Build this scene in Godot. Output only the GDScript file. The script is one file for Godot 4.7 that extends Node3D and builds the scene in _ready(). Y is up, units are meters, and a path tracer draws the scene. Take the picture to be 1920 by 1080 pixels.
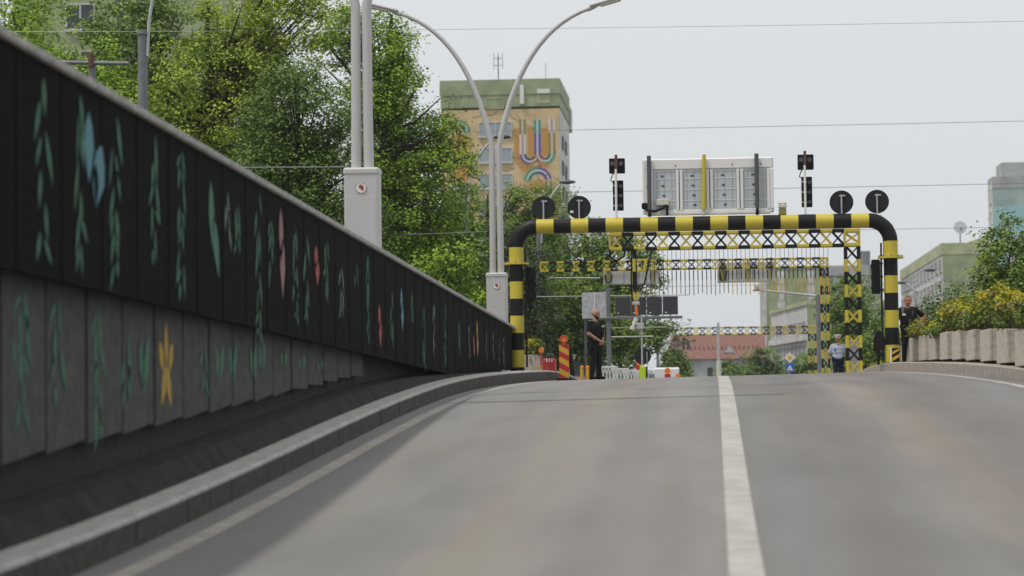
extends Node3D
# Exit ramp of an underpass: clad retaining wall, height-limit gantries, street beyond the crest.
# x = right of the camera across the road, -z = along the road, y = 0 is the road on the level stretch past the crest.

# ---------------------------------------------------------------- shape builder
class Shape:
	var v := PackedVector3Array()
	var n := PackedVector3Array()
	var c := PackedColorArray()
	var uv := PackedVector2Array()
	var uv2 := PackedVector2Array()
	func tri(a: Vector3, b: Vector3, d: Vector3, na: Vector3, nb: Vector3, nd: Vector3) -> void:
		if (b - a).cross(d - a).dot(na + nb + nd) > 0.0:
			v.append_array([a, d, b]); n.append_array([na, nd, nb])
		else:
			v.append_array([a, b, d]); n.append_array([na, nb, nd])
	func flat(a: Vector3, b: Vector3, d: Vector3, out: Vector3) -> void:
		var m := (b - a).cross(d - a).normalized()
		if m.dot(out) < 0.0: m = -m
		tri(a, b, d, m, m, m)
	func quad(a: Vector3, b: Vector3, d: Vector3, e: Vector3, out: Vector3) -> void:
		flat(a, b, d, out); flat(a, d, e, out)
	func box(at: Vector3, size: Vector3, bevel := 0.0, turn := Basis.IDENTITY) -> Shape:
		var h := size / 2.0
		var k: float = minf(bevel, minf(h.x, minf(h.y, h.z)) * 0.9)
		var g := func(sx: float, sy: float, sz: float, axis: int) -> Vector3:
			var p := Vector3(sx * h.x, sy * h.y, sz * h.z)
			if axis != 0: p.x -= sx * k
			if axis != 1: p.y -= sy * k
			if axis != 2: p.z -= sz * k
			return at + turn * p
		for s in [-1.0, 1.0]:
			quad(g.call(s, -1.0, -1.0, 0), g.call(s, 1.0, -1.0, 0), g.call(s, 1.0, 1.0, 0), g.call(s, -1.0, 1.0, 0), turn * Vector3(s, 0, 0))
			quad(g.call(-1.0, s, -1.0, 1), g.call(1.0, s, -1.0, 1), g.call(1.0, s, 1.0, 1), g.call(-1.0, s, 1.0, 1), turn * Vector3(0, s, 0))
			quad(g.call(-1.0, -1.0, s, 2), g.call(1.0, -1.0, s, 2), g.call(1.0, 1.0, s, 2), g.call(-1.0, 1.0, s, 2), turn * Vector3(0, 0, s))
		if k > 0.0:
			for s in [-1.0, 1.0]:
				for t in [-1.0, 1.0]:
					quad(g.call(s, t, -1.0, 0), g.call(s, t, 1.0, 0), g.call(s, t, 1.0, 1), g.call(s, t, -1.0, 1), turn * Vector3(s, t, 0))
					quad(g.call(s, -1.0, t, 0), g.call(s, 1.0, t, 0), g.call(s, 1.0, t, 2), g.call(s, -1.0, t, 2), turn * Vector3(s, 0, t))
					quad(g.call(-1.0, s, t, 1), g.call(1.0, s, t, 1), g.call(1.0, s, t, 2), g.call(-1.0, s, t, 2), turn * Vector3(0, s, t))
					for r in [-1.0, 1.0]:
						flat(g.call(s, t, r, 0), g.call(s, t, r, 1), g.call(s, t, r, 2), turn * Vector3(s, t, r))
		return self
	func bar(a: Vector3, b: Vector3, w: float, t: float, up := Vector3.BACK) -> Shape:   # a flat bar from a to b, w wide, t thick along «up»
		var x := (b - a).normalized()
		var z := (up - x * up.dot(x)).normalized()
		return box((a + b) / 2.0, Vector3((b - a).length(), w, t), 0.0, Basis(x, z.cross(x), z))
	func tube(path: Array, radii: Variant, sides := 10, caps := true) -> Shape:
		var count := path.size()
		var rings := []
		var x := Vector3.ZERO
		for i in count:
			var t: Vector3 = ((path[mini(i + 1, count - 1)] as Vector3) - (path[maxi(i - 1, 0)] as Vector3)).normalized()
			if i == 0:
				x = t.cross(Vector3.UP if absf(t.y) < 0.9 else Vector3.RIGHT).normalized()
			else:
				x = (x - t * x.dot(t)).normalized()
			var y := t.cross(x)
			var r: float = radii[i] if radii is Array else radii
			var ring := []
			for s in sides:
				var a := TAU * s / sides
				var o := x * cos(a) + y * sin(a)
				ring.append([path[i] + o * r, o])
			rings.append(ring)
		for i in count - 1:
			for s in sides:
				var p = rings[i][s]; var q = rings[i][(s + 1) % sides]; var r2 = rings[i + 1][(s + 1) % sides]; var s2 = rings[i + 1][s]
				tri(p[0], q[0], r2[0], p[1], q[1], r2[1]); tri(p[0], r2[0], s2[0], p[1], r2[1], s2[1])
		if caps:
			for e in [0, count - 1]:
				var t: Vector3 = ((path[0] as Vector3) - (path[1] as Vector3)) if e == 0 else ((path[count - 1] as Vector3) - (path[count - 2] as Vector3))
				for s in sides:
					flat(path[e], rings[e][s][0], rings[e][(s + 1) % sides][0], t)
		return self
	func disc(at: Vector3, radius: float, thick: float, axis := Vector3.BACK, sides := 28) -> Shape:
		return tube([at - axis * thick / 2.0, at + axis * thick / 2.0], radius, sides)
	func ball(at: Vector3, r: Vector3, rows := 8, cols := 12) -> Shape:
		var p := func(i: int, j: int) -> Vector3:
			var a := PI * i / rows; var b := TAU * j / cols
			return Vector3(sin(a) * cos(b), cos(a), sin(a) * sin(b))
		for i in rows:
			for j in cols:
				var a: Vector3 = p.call(i, j); var b: Vector3 = p.call(i, j + 1); var d: Vector3 = p.call(i + 1, j + 1); var e: Vector3 = p.call(i + 1, j)
				if i > 0: tri(at + a * r, at + b * r, at + d * r, (a / r).normalized(), (b / r).normalized(), (d / r).normalized())
				if i < rows - 1: tri(at + a * r, at + d * r, at + e * r, (a / r).normalized(), (d / r).normalized(), (e / r).normalized())
		return self
	func prism(outline: PackedVector2Array, from: Vector3, right: Vector3, up: Vector3, depth: Vector3) -> Shape:   # an outline in the plane right/up, pushed along depth
		var o := func(q: Vector2) -> Vector3: return from + right * q.x + up * q.y
		var idx := Geometry2D.triangulate_polygon(outline)
		for i in range(0, idx.size(), 3):
			flat(o.call(outline[idx[i]]), o.call(outline[idx[i + 1]]), o.call(outline[idx[i + 2]]), -depth)
			flat(o.call(outline[idx[i]]) + depth, o.call(outline[idx[i + 1]]) + depth, o.call(outline[idx[i + 2]]) + depth, depth)
		var turn := 1.0 if not Geometry2D.is_polygon_clockwise(outline) else -1.0
		for i in outline.size():
			var a := outline[i]; var b := outline[(i + 1) % outline.size()]
			var e := (b - a).normalized() * turn
			var p: Vector3 = o.call(a); var q: Vector3 = o.call(b)
			quad(p, q, q + depth, p + depth, right * e.y - up * e.x)
		return self
	func add(other: Shape, by: Transform3D) -> Shape:
		for i in other.v.size():
			v.append(by * other.v[i]); n.append((by.basis * other.n[i]).normalized())
		if other.c.size(): c.append_array(other.c)
		return self
	func mesh() -> ArrayMesh:
		var a := []
		a.resize(Mesh.ARRAY_MAX)
		a[Mesh.ARRAY_VERTEX] = v; a[Mesh.ARRAY_NORMAL] = n
		if c.size() == v.size(): a[Mesh.ARRAY_COLOR] = c
		if uv.size() == v.size(): a[Mesh.ARRAY_TEX_UV] = uv
		if uv2.size() == v.size(): a[Mesh.ARRAY_TEX_UV2] = uv2
		var m := ArrayMesh.new()
		m.add_surface_from_arrays(Mesh.PRIMITIVE_TRIANGLES, a)
		return m

# ---------------------------------------------------------------- names, labels, nodes
var used := {}
var M := {}

func numbered(called: String) -> String:
	used[called] = used.get(called, -1) + 1
	return called if used[called] == 0 else "%s_%03d" % [called, used[called]]

func tag(o: Node, label: String, category: String, group := "") -> Node:
	o.set_meta("label", label); o.set_meta("category", category)
	if group: o.set_meta("group", group)
	return o

func thing(called: String, label: String, category: String, at := Vector3.ZERO, turn := 0.0, group := "") -> Node3D:
	var o := Node3D.new()
	o.name = numbered(called)
	add_child(o)
	o.position = at; o.rotation.y = turn
	tag(o, label, category, group)
	return o

func part(called: String, what: Variant, m: Material, parent: Node, at := Vector3.ZERO, turn := Vector3.ZERO) -> MeshInstance3D:
	var o := MeshInstance3D.new()
	o.name = called if parent != self else numbered(called)
	o.mesh = what.mesh() if what is Shape else what
	o.material_override = m
	o.position = at; o.rotation = turn
	parent.add_child(o, true)
	return o

func setting(called: String, what: Variant, m: Material) -> MeshInstance3D:
	var o := part(called, what, m, self)
	o.set_meta("kind", "structure")
	return o

func S() -> Shape: return Shape.new()

# ---------------------------------------------------------------- materials
func noise_tex(freq: float, low: float, high: float, seed_no: int, octaves := 4) -> NoiseTexture2D:
	var f := FastNoiseLite.new()
	f.noise_type = FastNoiseLite.TYPE_SIMPLEX_SMOOTH; f.frequency = freq; f.seed = seed_no; f.fractal_octaves = octaves
	var t := NoiseTexture2D.new()
	t.width = 512; t.height = 512; t.seamless = true; t.noise = f
	var g := Gradient.new()
	g.set_color(0, Color(low, low, low)); g.set_color(1, Color(high, high, high))
	t.color_ramp = g
	return t

func mat(called: String, r: float, g: float, b: float, rough := 0.7, metal := 0.0, grain: Texture2D = null, size := 1.0) -> StandardMaterial3D:
	var m := StandardMaterial3D.new()
	m.resource_name = called
	m.albedo_color = Color(r, g, b).linear_to_srgb()
	m.roughness = rough; m.metallic = metal
	if grain:
		m.albedo_texture = grain
		m.uv1_triplanar = true; m.uv1_world_triplanar = true; m.uv1_scale = Vector3.ONE * size
	M[called] = m
	return m

func leaf_mat(called: String) -> void:
	var m := mat(called, 1, 1, 1, 0.55)
	m.metallic_specular = 0.3
	m.vertex_color_use_as_albedo = true
	m.backlight_enabled = true; m.backlight = Color(0.22, 0.30, 0.05).linear_to_srgb()
	m.cull_mode = BaseMaterial3D.CULL_DISABLED

func make_materials() -> void:
	var mottle := noise_tex(0.012, 0.80, 1.0, 3)
	var worn := noise_tex(0.02, 0.62, 1.0, 7, 5)
	var fine := noise_tex(0.09, 0.78, 1.0, 11, 3)
	mat("cladding_dark", 0.0105, 0.0100, 0.0098, 0.85, 0.0, mottle, 0.5).metallic_specular = 0.15
	mat("cladding_grey", 0.098, 0.097, 0.097, 0.85, 0.0, mottle, 0.6).metallic_specular = 0.25
	mat("wall_core", 0.026, 0.0255, 0.025, 0.9, 0.0, worn, 0.4)
	mat("tar", 0.09, 0.088, 0.086, 0.8, 0.0, worn, 0.6)
	mat("coping", 0.52, 0.51, 0.49, 0.8, 0.0, worn, 0.7)
	mat("concrete", 0.58, 0.52, 0.45, 0.9, 0.0, mottle, 0.8)
	mat("kerb", 0.48, 0.465, 0.445, 0.9, 0.0, mottle, 0.8)
	mat("kerb_right", 0.40, 0.36, 0.32, 0.9, 0.0, mottle, 0.8)
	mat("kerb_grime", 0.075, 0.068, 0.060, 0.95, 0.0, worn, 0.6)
	mat("pavement", 0.050, 0.049, 0.048, 0.95, 0.0, worn, 0.25).metallic_specular = 0.25
	mat("right_pavement", 0.42, 0.38, 0.34, 0.9, 0.0, worn, 0.5)
	mat("paint_white", 0.44, 0.425, 0.405, 0.8, 0.0, mottle, 0.25)
	mat("paint_edge", 0.42, 0.39, 0.35, 0.85, 0.0, mottle, 0.3)
	mat("ground", 0.12, 0.125, 0.07, 0.95, 0.0, worn, 0.1)
	mat("yellow", 0.68, 0.55, 0.05, 0.42, 0.0, fine, 0.6)
	mat("black", 0.009, 0.009, 0.010, 0.45).metallic_specular = 0.32
	mat("rubber", 0.012, 0.012, 0.013, 0.8).metallic_specular = 0.25
	mat("sign_back", 0.020, 0.021, 0.025, 0.6).metallic_specular = 0.3
	mat("lamp_grey", 0.49, 0.485, 0.49, 0.5)
	mat("steel", 0.20, 0.21, 0.23, 0.5, 0.0, mottle, 0.6)
	mat("galvanised", 0.55, 0.57, 0.59, 0.45, 0.25, mottle, 0.8)
	mat("board_grey", 0.72, 0.715, 0.715, 0.55)
	mat("board_panel", 0.60, 0.64, 0.68, 0.6, 0.0, fine, 1.0)
	mat("tube_dark", 0.07, 0.075, 0.085, 0.5)
	mat("rust", 0.12, 0.055, 0.04, 0.8)
	mat("white", 0.72, 0.72, 0.70, 0.5)
	mat("cream", 0.55, 0.53, 0.46, 0.6)
	mat("red", 0.48, 0.025, 0.03, 0.45)
	mat("orange", 0.80, 0.20, 0.012, 0.3)
	mat("amber_paint", 0.62, 0.36, 0.03, 0.5)
	mat("lime", 0.45, 0.62, 0.02, 0.5)
	mat("blue", 0.02, 0.10, 0.42, 0.45)
	mat("glass_dark", 0.04, 0.05, 0.06, 0.12)
	mat("windscreen", 0.12, 0.15, 0.16, 0.08)  # paler and bluer than the other glass: reflected sky put into the colour
	mat("curtained_glass", 0.30, 0.35, 0.40, 0.2)
	mat("car_white", 0.68, 0.68, 0.68, 0.25)
	mat("car_pink", 0.55, 0.36, 0.36, 0.3)
	mat("display", 0.035, 0.036, 0.042, 0.55)
	mat("bark", 0.075, 0.06, 0.047, 0.95, 0.0, worn, 1.5)
	mat("wall_green", 0.36, 0.42, 0.25, 0.9, 0.0, mottle, 0.05)
	mat("wall_green_light", 0.48, 0.51, 0.30, 0.9, 0.0, mottle, 0.05)
	mat("wall_ochre", 0.70, 0.54, 0.30, 0.9, 0.0, mottle, 0.05)
	mat("wall_pale", 0.68, 0.68, 0.68, 0.9, 0.0, mottle, 0.05)
	mat("wall_teal", 0.40, 0.52, 0.51, 0.9, 0.0, mottle, 0.05)
	mat("wall_teal_deep", 0.30, 0.50, 0.54, 0.9)
	mat("wall_grey", 0.46, 0.48, 0.49, 0.9, 0.0, mottle, 0.05)
	mat("roof_tile", 0.31, 0.145, 0.115, 0.85, 0.0, worn, 0.25)
	mat("mural_orange", 0.50, 0.26, 0.06, 0.9)
	mat("mural_green", 0.03, 0.30, 0.24, 0.9)
	mat("mural_blue", 0.10, 0.09, 0.38, 0.9)
	mat("mural_white", 0.62, 0.58, 0.55, 0.9)
	mat("mural_pink", 0.45, 0.20, 0.20, 0.9)
	mat("mural_olive", 0.26, 0.22, 0.07, 0.9)
	mat("mural_line", 0.20, 0.13, 0.07, 0.9)
	mat("mural_black", 0.03, 0.03, 0.04, 0.9)
	mat("vine_green", 0.06, 0.23, 0.14, 0.75, 0.0, worn, 2.0)
	mat("vine_pale", 0.24, 0.36, 0.30, 0.75, 0.0, worn, 2.0)
	mat("vine_blue", 0.12, 0.33, 0.40, 0.75, 0.0, worn, 2.0)
	mat("vine_pink", 0.42, 0.22, 0.22, 0.75, 0.0, worn, 2.0)
	mat("vine_red", 0.45, 0.09, 0.06, 0.75, 0.0, worn, 2.0)
	mat("vine_yellow", 0.62, 0.40, 0.05, 0.75, 0.0, worn, 2.0)
	leaf_mat("leaves")
	var skin := mat("figure", 1, 1, 1, 0.75)
	skin.vertex_color_use_as_albedo = true
	skin.metallic_specular = 0.25
	# asphalt: long faint wheel tracks and patches over a fine grain
	var tracks := Image.create(256, 512, false, Image.FORMAT_RGB8)
	var f := FastNoiseLite.new(); f.seed = 5; f.frequency = 0.012; f.fractal_octaves = 4
	var g := FastNoiseLite.new(); g.seed = 9; g.frequency = 0.03; g.fractal_octaves = 3
	for y in 512:
		for x in 256:
			var a := f.get_noise_2d(x * 2.2, y * 0.16)
			var b := g.get_noise_2d(x * 1.2, y * 0.8)
			var k := 0.92 + 0.07 * a + 0.05 * b
			var across := (x / 256.0 - 0.5) * 11.0   # metres from the road's middle: two paving passes and dusty wheel tracks
			k *= 1.04 if across < 0.2 + 0.05 * b else 0.955
			k *= 1.0 - 0.035 * exp(-pow((across - 3.2) / 0.5, 2.0)) - 0.03 * exp(-pow((across - 1.5) / 0.4, 2.0))
			var dust := (exp(-pow((across + 1.9 + 0.4 * a) / 0.35, 2.0)) + 0.6 * exp(-pow((across - 2.6 + 0.3 * a) / 0.4, 2.0))) * clampf(0.7 + b, 0.0, 1.0) * 0.10
			var warm := dust + clampf(0.5 + 1.6 * g.get_noise_2d(x * 0.9 + 300.0, y * 0.12), 0.0, 1.0) * 0.025
			tracks.set_pixel(x, y, Color(clampf(k * (1.0 + warm), 0, 1), clampf(k * (1.0 + warm * 0.35), 0, 1), clampf(k * (1.0 - warm * 0.4), 0, 1)))
	var asphalt := mat("asphalt", 0.306, 0.303, 0.303, 0.92)
	asphalt.metallic_specular = 0.3
	asphalt.albedo_texture = ImageTexture.create_from_image(tracks)
	asphalt.detail_enabled = true
	asphalt.detail_blend_mode = BaseMaterial3D.BLEND_MODE_MUL
	asphalt.detail_uv_layer = BaseMaterial3D.DETAIL_UV_2
	asphalt.detail_albedo = noise_tex(0.25, 0.72, 1.0, 21, 3)

# ---------------------------------------------------------------- the road's own shape
# the ramp rises to a crest at about 62 m and falls again behind it: [metres along, height]
const PROFILE := [[-30.0, -2.5], [0.0, -2.3], [6.0, -2.2], [12.0, -2.05], [17.0, -1.88], [22.0, -1.66], [28.0, -1.31], [34.0, -0.96], [40.0, -0.655], [46.0, -0.42], [52.0, -0.26], [58.0, -0.16], [64.0, -0.10], [70.0, -0.12], [76.0, -0.24], [84.0, -0.50], [92.0, -0.68], [105.0, -0.78], [120.0, -0.80], [180.0, -0.80], [260.0, 0.0], [2000.0, 0.0]]

func road_y(d: float, u := 0.0) -> float:
	var y := 0.0
	for i in range(1, PROFILE.size()):
		if d <= PROFILE[i][0]:
			var a = PROFILE[i - 1]; var b = PROFILE[i]
			y = lerpf(a[1], b[1], clampf((d - a[0]) / (b[0] - a[0]), 0.0, 1.0))
			break
	return y + 0.015 * u

func smooth_y(d: float, u := 0.0) -> float:   # the profile with its corners rounded
	var s := 0.0
	for k in 5: s += road_y(d + (k - 2) * 1.6)
	return s / 5.0 + 0.015 * u

func left_edge(d: float) -> float: return lerpf(-4.85, -4.25, smoothstep(44.0, 64.0, d))
func right_edge(d: float) -> float: return lerpf(5.8, 4.45, smoothstep(36.0, 63.0, d))

# ---------------------------------------------------------------- scene
func _ready() -> void:
	var cam := Camera3D.new()
	cam.name = "camera"
	add_child(cam)
	cam.position = Vector3(0, -0.6, 0)
	cam.rotation = Vector3(deg_to_rad(2.5897), deg_to_rad(4.756), deg_to_rad(-0.7))
	var lens := CameraAttributesPhysical.new()
	lens.frustum_focal_length = 100.75
	lens.frustum_focus_distance = 64.0
	lens.exposure_aperture = 1.8
	lens.frustum_near = 0.3
	lens.frustum_far = 3000.0
	cam.attributes = lens
	cam.fov = 13.587
	cam.near = 0.3
	cam.far = 3000.0
	cam.current = true

	var air := WorldEnvironment.new()
	air.name = "environment"
	var e := Environment.new()
	e.background_mode = Environment.BG_SKY
	var overcast := ProceduralSkyMaterial.new()
	overcast.sky_top_color = Color(0.95, 0.96, 0.97).linear_to_srgb()
	overcast.sky_horizon_color = Color(0.640, 0.665, 0.685).linear_to_srgb()
	overcast.sky_curve = 0.6
	overcast.sky_energy_multiplier = 1.03
	overcast.ground_bottom_color = Color(0.12, 0.12, 0.11).linear_to_srgb()
	overcast.ground_horizon_color = Color(0.3, 0.31, 0.32).linear_to_srgb()
	overcast.sun_angle_max = 1.0
	var sky := Sky.new()
	sky.sky_material = overcast
	e.sky = sky
	e.tonemap_mode = Environment.TONE_MAPPER_LINEAR
	e.tonemap_exposure = 1.0
	e.fog_enabled = true
	e.fog_density = 0.0002
	e.fog_light_color = Color(0.84, 0.86, 0.89)
	e.sdfgi_enabled = true; e.ssao_enabled = true; e.ssil_enabled = true
	air.environment = e
	add_child(air)

	var sun := DirectionalLight3D.new()
	sun.name = "sun"
	sun.light_energy = 0.68
	sun.light_angular_distance = 2.2
	sun.light_color = Color(1.0, 0.97, 0.92)
	sun.shadow_enabled = true
	sun.sky_mode = DirectionalLight3D.SKY_MODE_LIGHT_ONLY
	add_child(sun)
	sun.look_at_from_position(Vector3(-0.40, 1.0, 0.26), Vector3.ZERO, Vector3.BACK)

	make_materials()
	build_ground()
	build_wall()
	build_gantry_pipe()
	build_gantry_signs()
	build_truss_gantries()
	build_lamp_posts()
	build_street_poles()
	build_wires()
	build_buildings()
	build_trees()
	build_planters()
	build_barriers()
	build_vehicles()
	build_people()

func sheet(rows: Array, steep := false) -> Shape:
	var s := S()
	for i in rows.size() - 1:
		for j in rows[i].size() - 1:
			var a: Vector3 = rows[i][j]; var b: Vector3 = rows[i][j + 1]; var c: Vector3 = rows[i + 1][j + 1]; var d: Vector3 = rows[i + 1][j]
			s.quad(a, b, c, d, Vector3.UP)
	if not steep:
		for i in s.v.size():   # smooth the long slope
			var p := s.v[i]
			s.n[i] = Vector3(-0.015, 1.0, (smooth_y(-p.z + 0.5) - smooth_y(-p.z - 0.5))).normalized()
	for p in s.v:
		s.uv.append(Vector2(p.x / 11.0 + 0.5, -p.z / 70.0)); s.uv2.append(Vector2(p.x / 1.7, -p.z / 1.7))
	return s

func steps(a: float, b: float, near_step: float) -> Array:
	var out := []
	var d := a
	while d < b:
		out.append(d)
		d += near_step if d < 90.0 else 20.0
	out.append(b)
	return out

func ground_y(u: float, d: float) -> float:
	var low := smooth_y(d, clampf(u, -9.0, 9.0)) - 0.12
	if u < -5.93: return lerpf(0.0, low, smoothstep(66.0, 80.0, d) * (1.0 - smoothstep(9.0, 14.0, -u)))
	if u < 6.9: return low
	var high := smooth_y(d, 7.0) + 0.16
	return lerpf(high, 0.26, smoothstep(9.0, 16.0, u))

func build_ground() -> void:
	var rows := []
	for d in steps(-30.0, 120.0, 2.0) + [140.0, 160.0, 180.0, 200.0, 220.0, 240.0, 260.0, 300.0, 700.0, 1600.0]:
		var row := []
		for u in [-1500.0, -60.0, -14.0, -12.0, -9.0, -5.95, -5.90, -2.0, 2.0, 6.85, 6.95, 9.0, 12.0, 16.0, 60.0, 1500.0]:
			row.append(Vector3(u, ground_y(u, d), -d))
		rows.append(row)
	setting("ground", sheet(rows, true), M.ground)
	rows = []
	for d in steps(-20.0, 700.0, 1.0):
		var row := []
		for k in 7:
			var u := lerpf(left_edge(d) - 0.1, right_edge(d) + 0.1, k / 6.0)
			row.append(Vector3(u, smooth_y(d, u), -d))
		rows.append(row)
	var road := setting("road", sheet(rows), M.asphalt)
	# painted lines, 4 mm over the asphalt
	var line := func(ua: Callable, w: float, d0: float, d1: float) -> Shape:
		var r := []
		for d in steps(d0, d1, 1.0):
			var u: float = ua.call(d)
			r.append([Vector3(u, smooth_y(d, u) + 0.004, -d), Vector3(u + w, smooth_y(d, u + w) + 0.004, -d)])
		return sheet(r)
	part("centre_line", line.call(func(_d): return 0.08, 0.25, 3.0, 240.0), M.paint_white, road)
	part("edge_line", line.call(func(d): return left_edge(d) + 0.30, 0.2, 3.0, 60.0), M.paint_edge, road)
	part("edge_line", line.call(func(d): return right_edge(d) - 0.55, 0.16, 20.0, 62.0), M.paint_white, road)
	part("tar_joint", sheet([[Vector3(-4.6, smooth_y(41.0, -4.6) + 0.004, -41.0), Vector3(1.2, smooth_y(41.0, 1.2) + 0.004, -41.0)], [Vector3(-4.6, smooth_y(41.12, -4.6) + 0.004, -41.12), Vector3(1.2, smooth_y(41.12, 1.2) + 0.004, -41.12)]]), M.tar, road)
	# kerbs of single stones
	for side in [-1, 1]:
		var kerb := Node3D.new()
		kerb.name = "kerb_left" if side < 0 else "kerb_right"
		kerb.set_meta("kind", "structure")
		add_child(kerb)
		var high := 0.27 if side < 0 else 0.22
		var d := 4.0 if side < 0 else 24.0
		var rng := RandomNumberGenerator.new(); rng.seed = 40 + side
		while d < 92.0:
			var ua := left_edge(d) - 0.17 if side < 0 else right_edge(d) + 0.13
			var ub := left_edge(d + 1.0) - 0.17 if side < 0 else right_edge(d + 1.0) + 0.13
			var jog := rng.randf_range(-0.004, 0.004)
			var a := Vector3(ua + jog, smooth_y(d, ua) + high - 0.25 + jog * 0.6, -d)
			var b := Vector3(ub + jog, smooth_y(d + 1.0, ub) + high - 0.25 + jog * 0.6, -d - 1.0)
			var z := (a - b).normalized()
			var x := Vector3.UP.cross(z).normalized()
			part("kerb_stone", S().box((a + b) / 2.0, Vector3(0.34 if side < 0 else 0.26, 0.5, 0.996), 0.022, Basis(x, z.cross(x), z)), M.kerb if side < 0 else M.kerb_right, kerb)
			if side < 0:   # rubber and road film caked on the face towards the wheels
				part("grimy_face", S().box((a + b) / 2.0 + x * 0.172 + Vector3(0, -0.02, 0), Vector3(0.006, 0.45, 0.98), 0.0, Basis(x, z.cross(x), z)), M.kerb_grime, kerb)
			d += 1.0
	rows = []
	for d in steps(2.0, 92.0, 1.0):
		var u: float = left_edge(d) - 0.32
		var rise: float = lerpf(0.30, 0.02, smoothstep(34.0, 56.0, d))
		rows.append([Vector3(u, smooth_y(d, u) + 0.255, -d), Vector3(-5.35, smooth_y(d, u) + 0.255 + rise * 0.7, -d), Vector3(-5.9, smooth_y(d, u) + 0.255 + rise, -d)])
	setting("pavement_left", sheet(rows, true), M.pavement)
	rows = []
	for d in steps(22.0, 150.0, 1.0):
		var u := right_edge(d) + 0.24
		rows.append([Vector3(u, smooth_y(d, u) + 0.21, -d), Vector3(9.2, smooth_y(d, u) + 0.21, -d)])
	setting("pavement_right", sheet(rows, true), M.right_pavement)

# ---------------------------------------------------------------- clad retaining wall
func wall_top(d: float) -> float: return 2.145 - 0.02 * (d - 17.6)
func wall_low(d: float) -> float: return maxf(0.42 - 0.0177 * (d - 17.6), smooth_y(d, -5.0) + 0.30)
func panel_low(d: float) -> float: return lerpf(-1.09, -0.24, clampf((d - 17.5) / 19.0, -1.0, 1.0))

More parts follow.
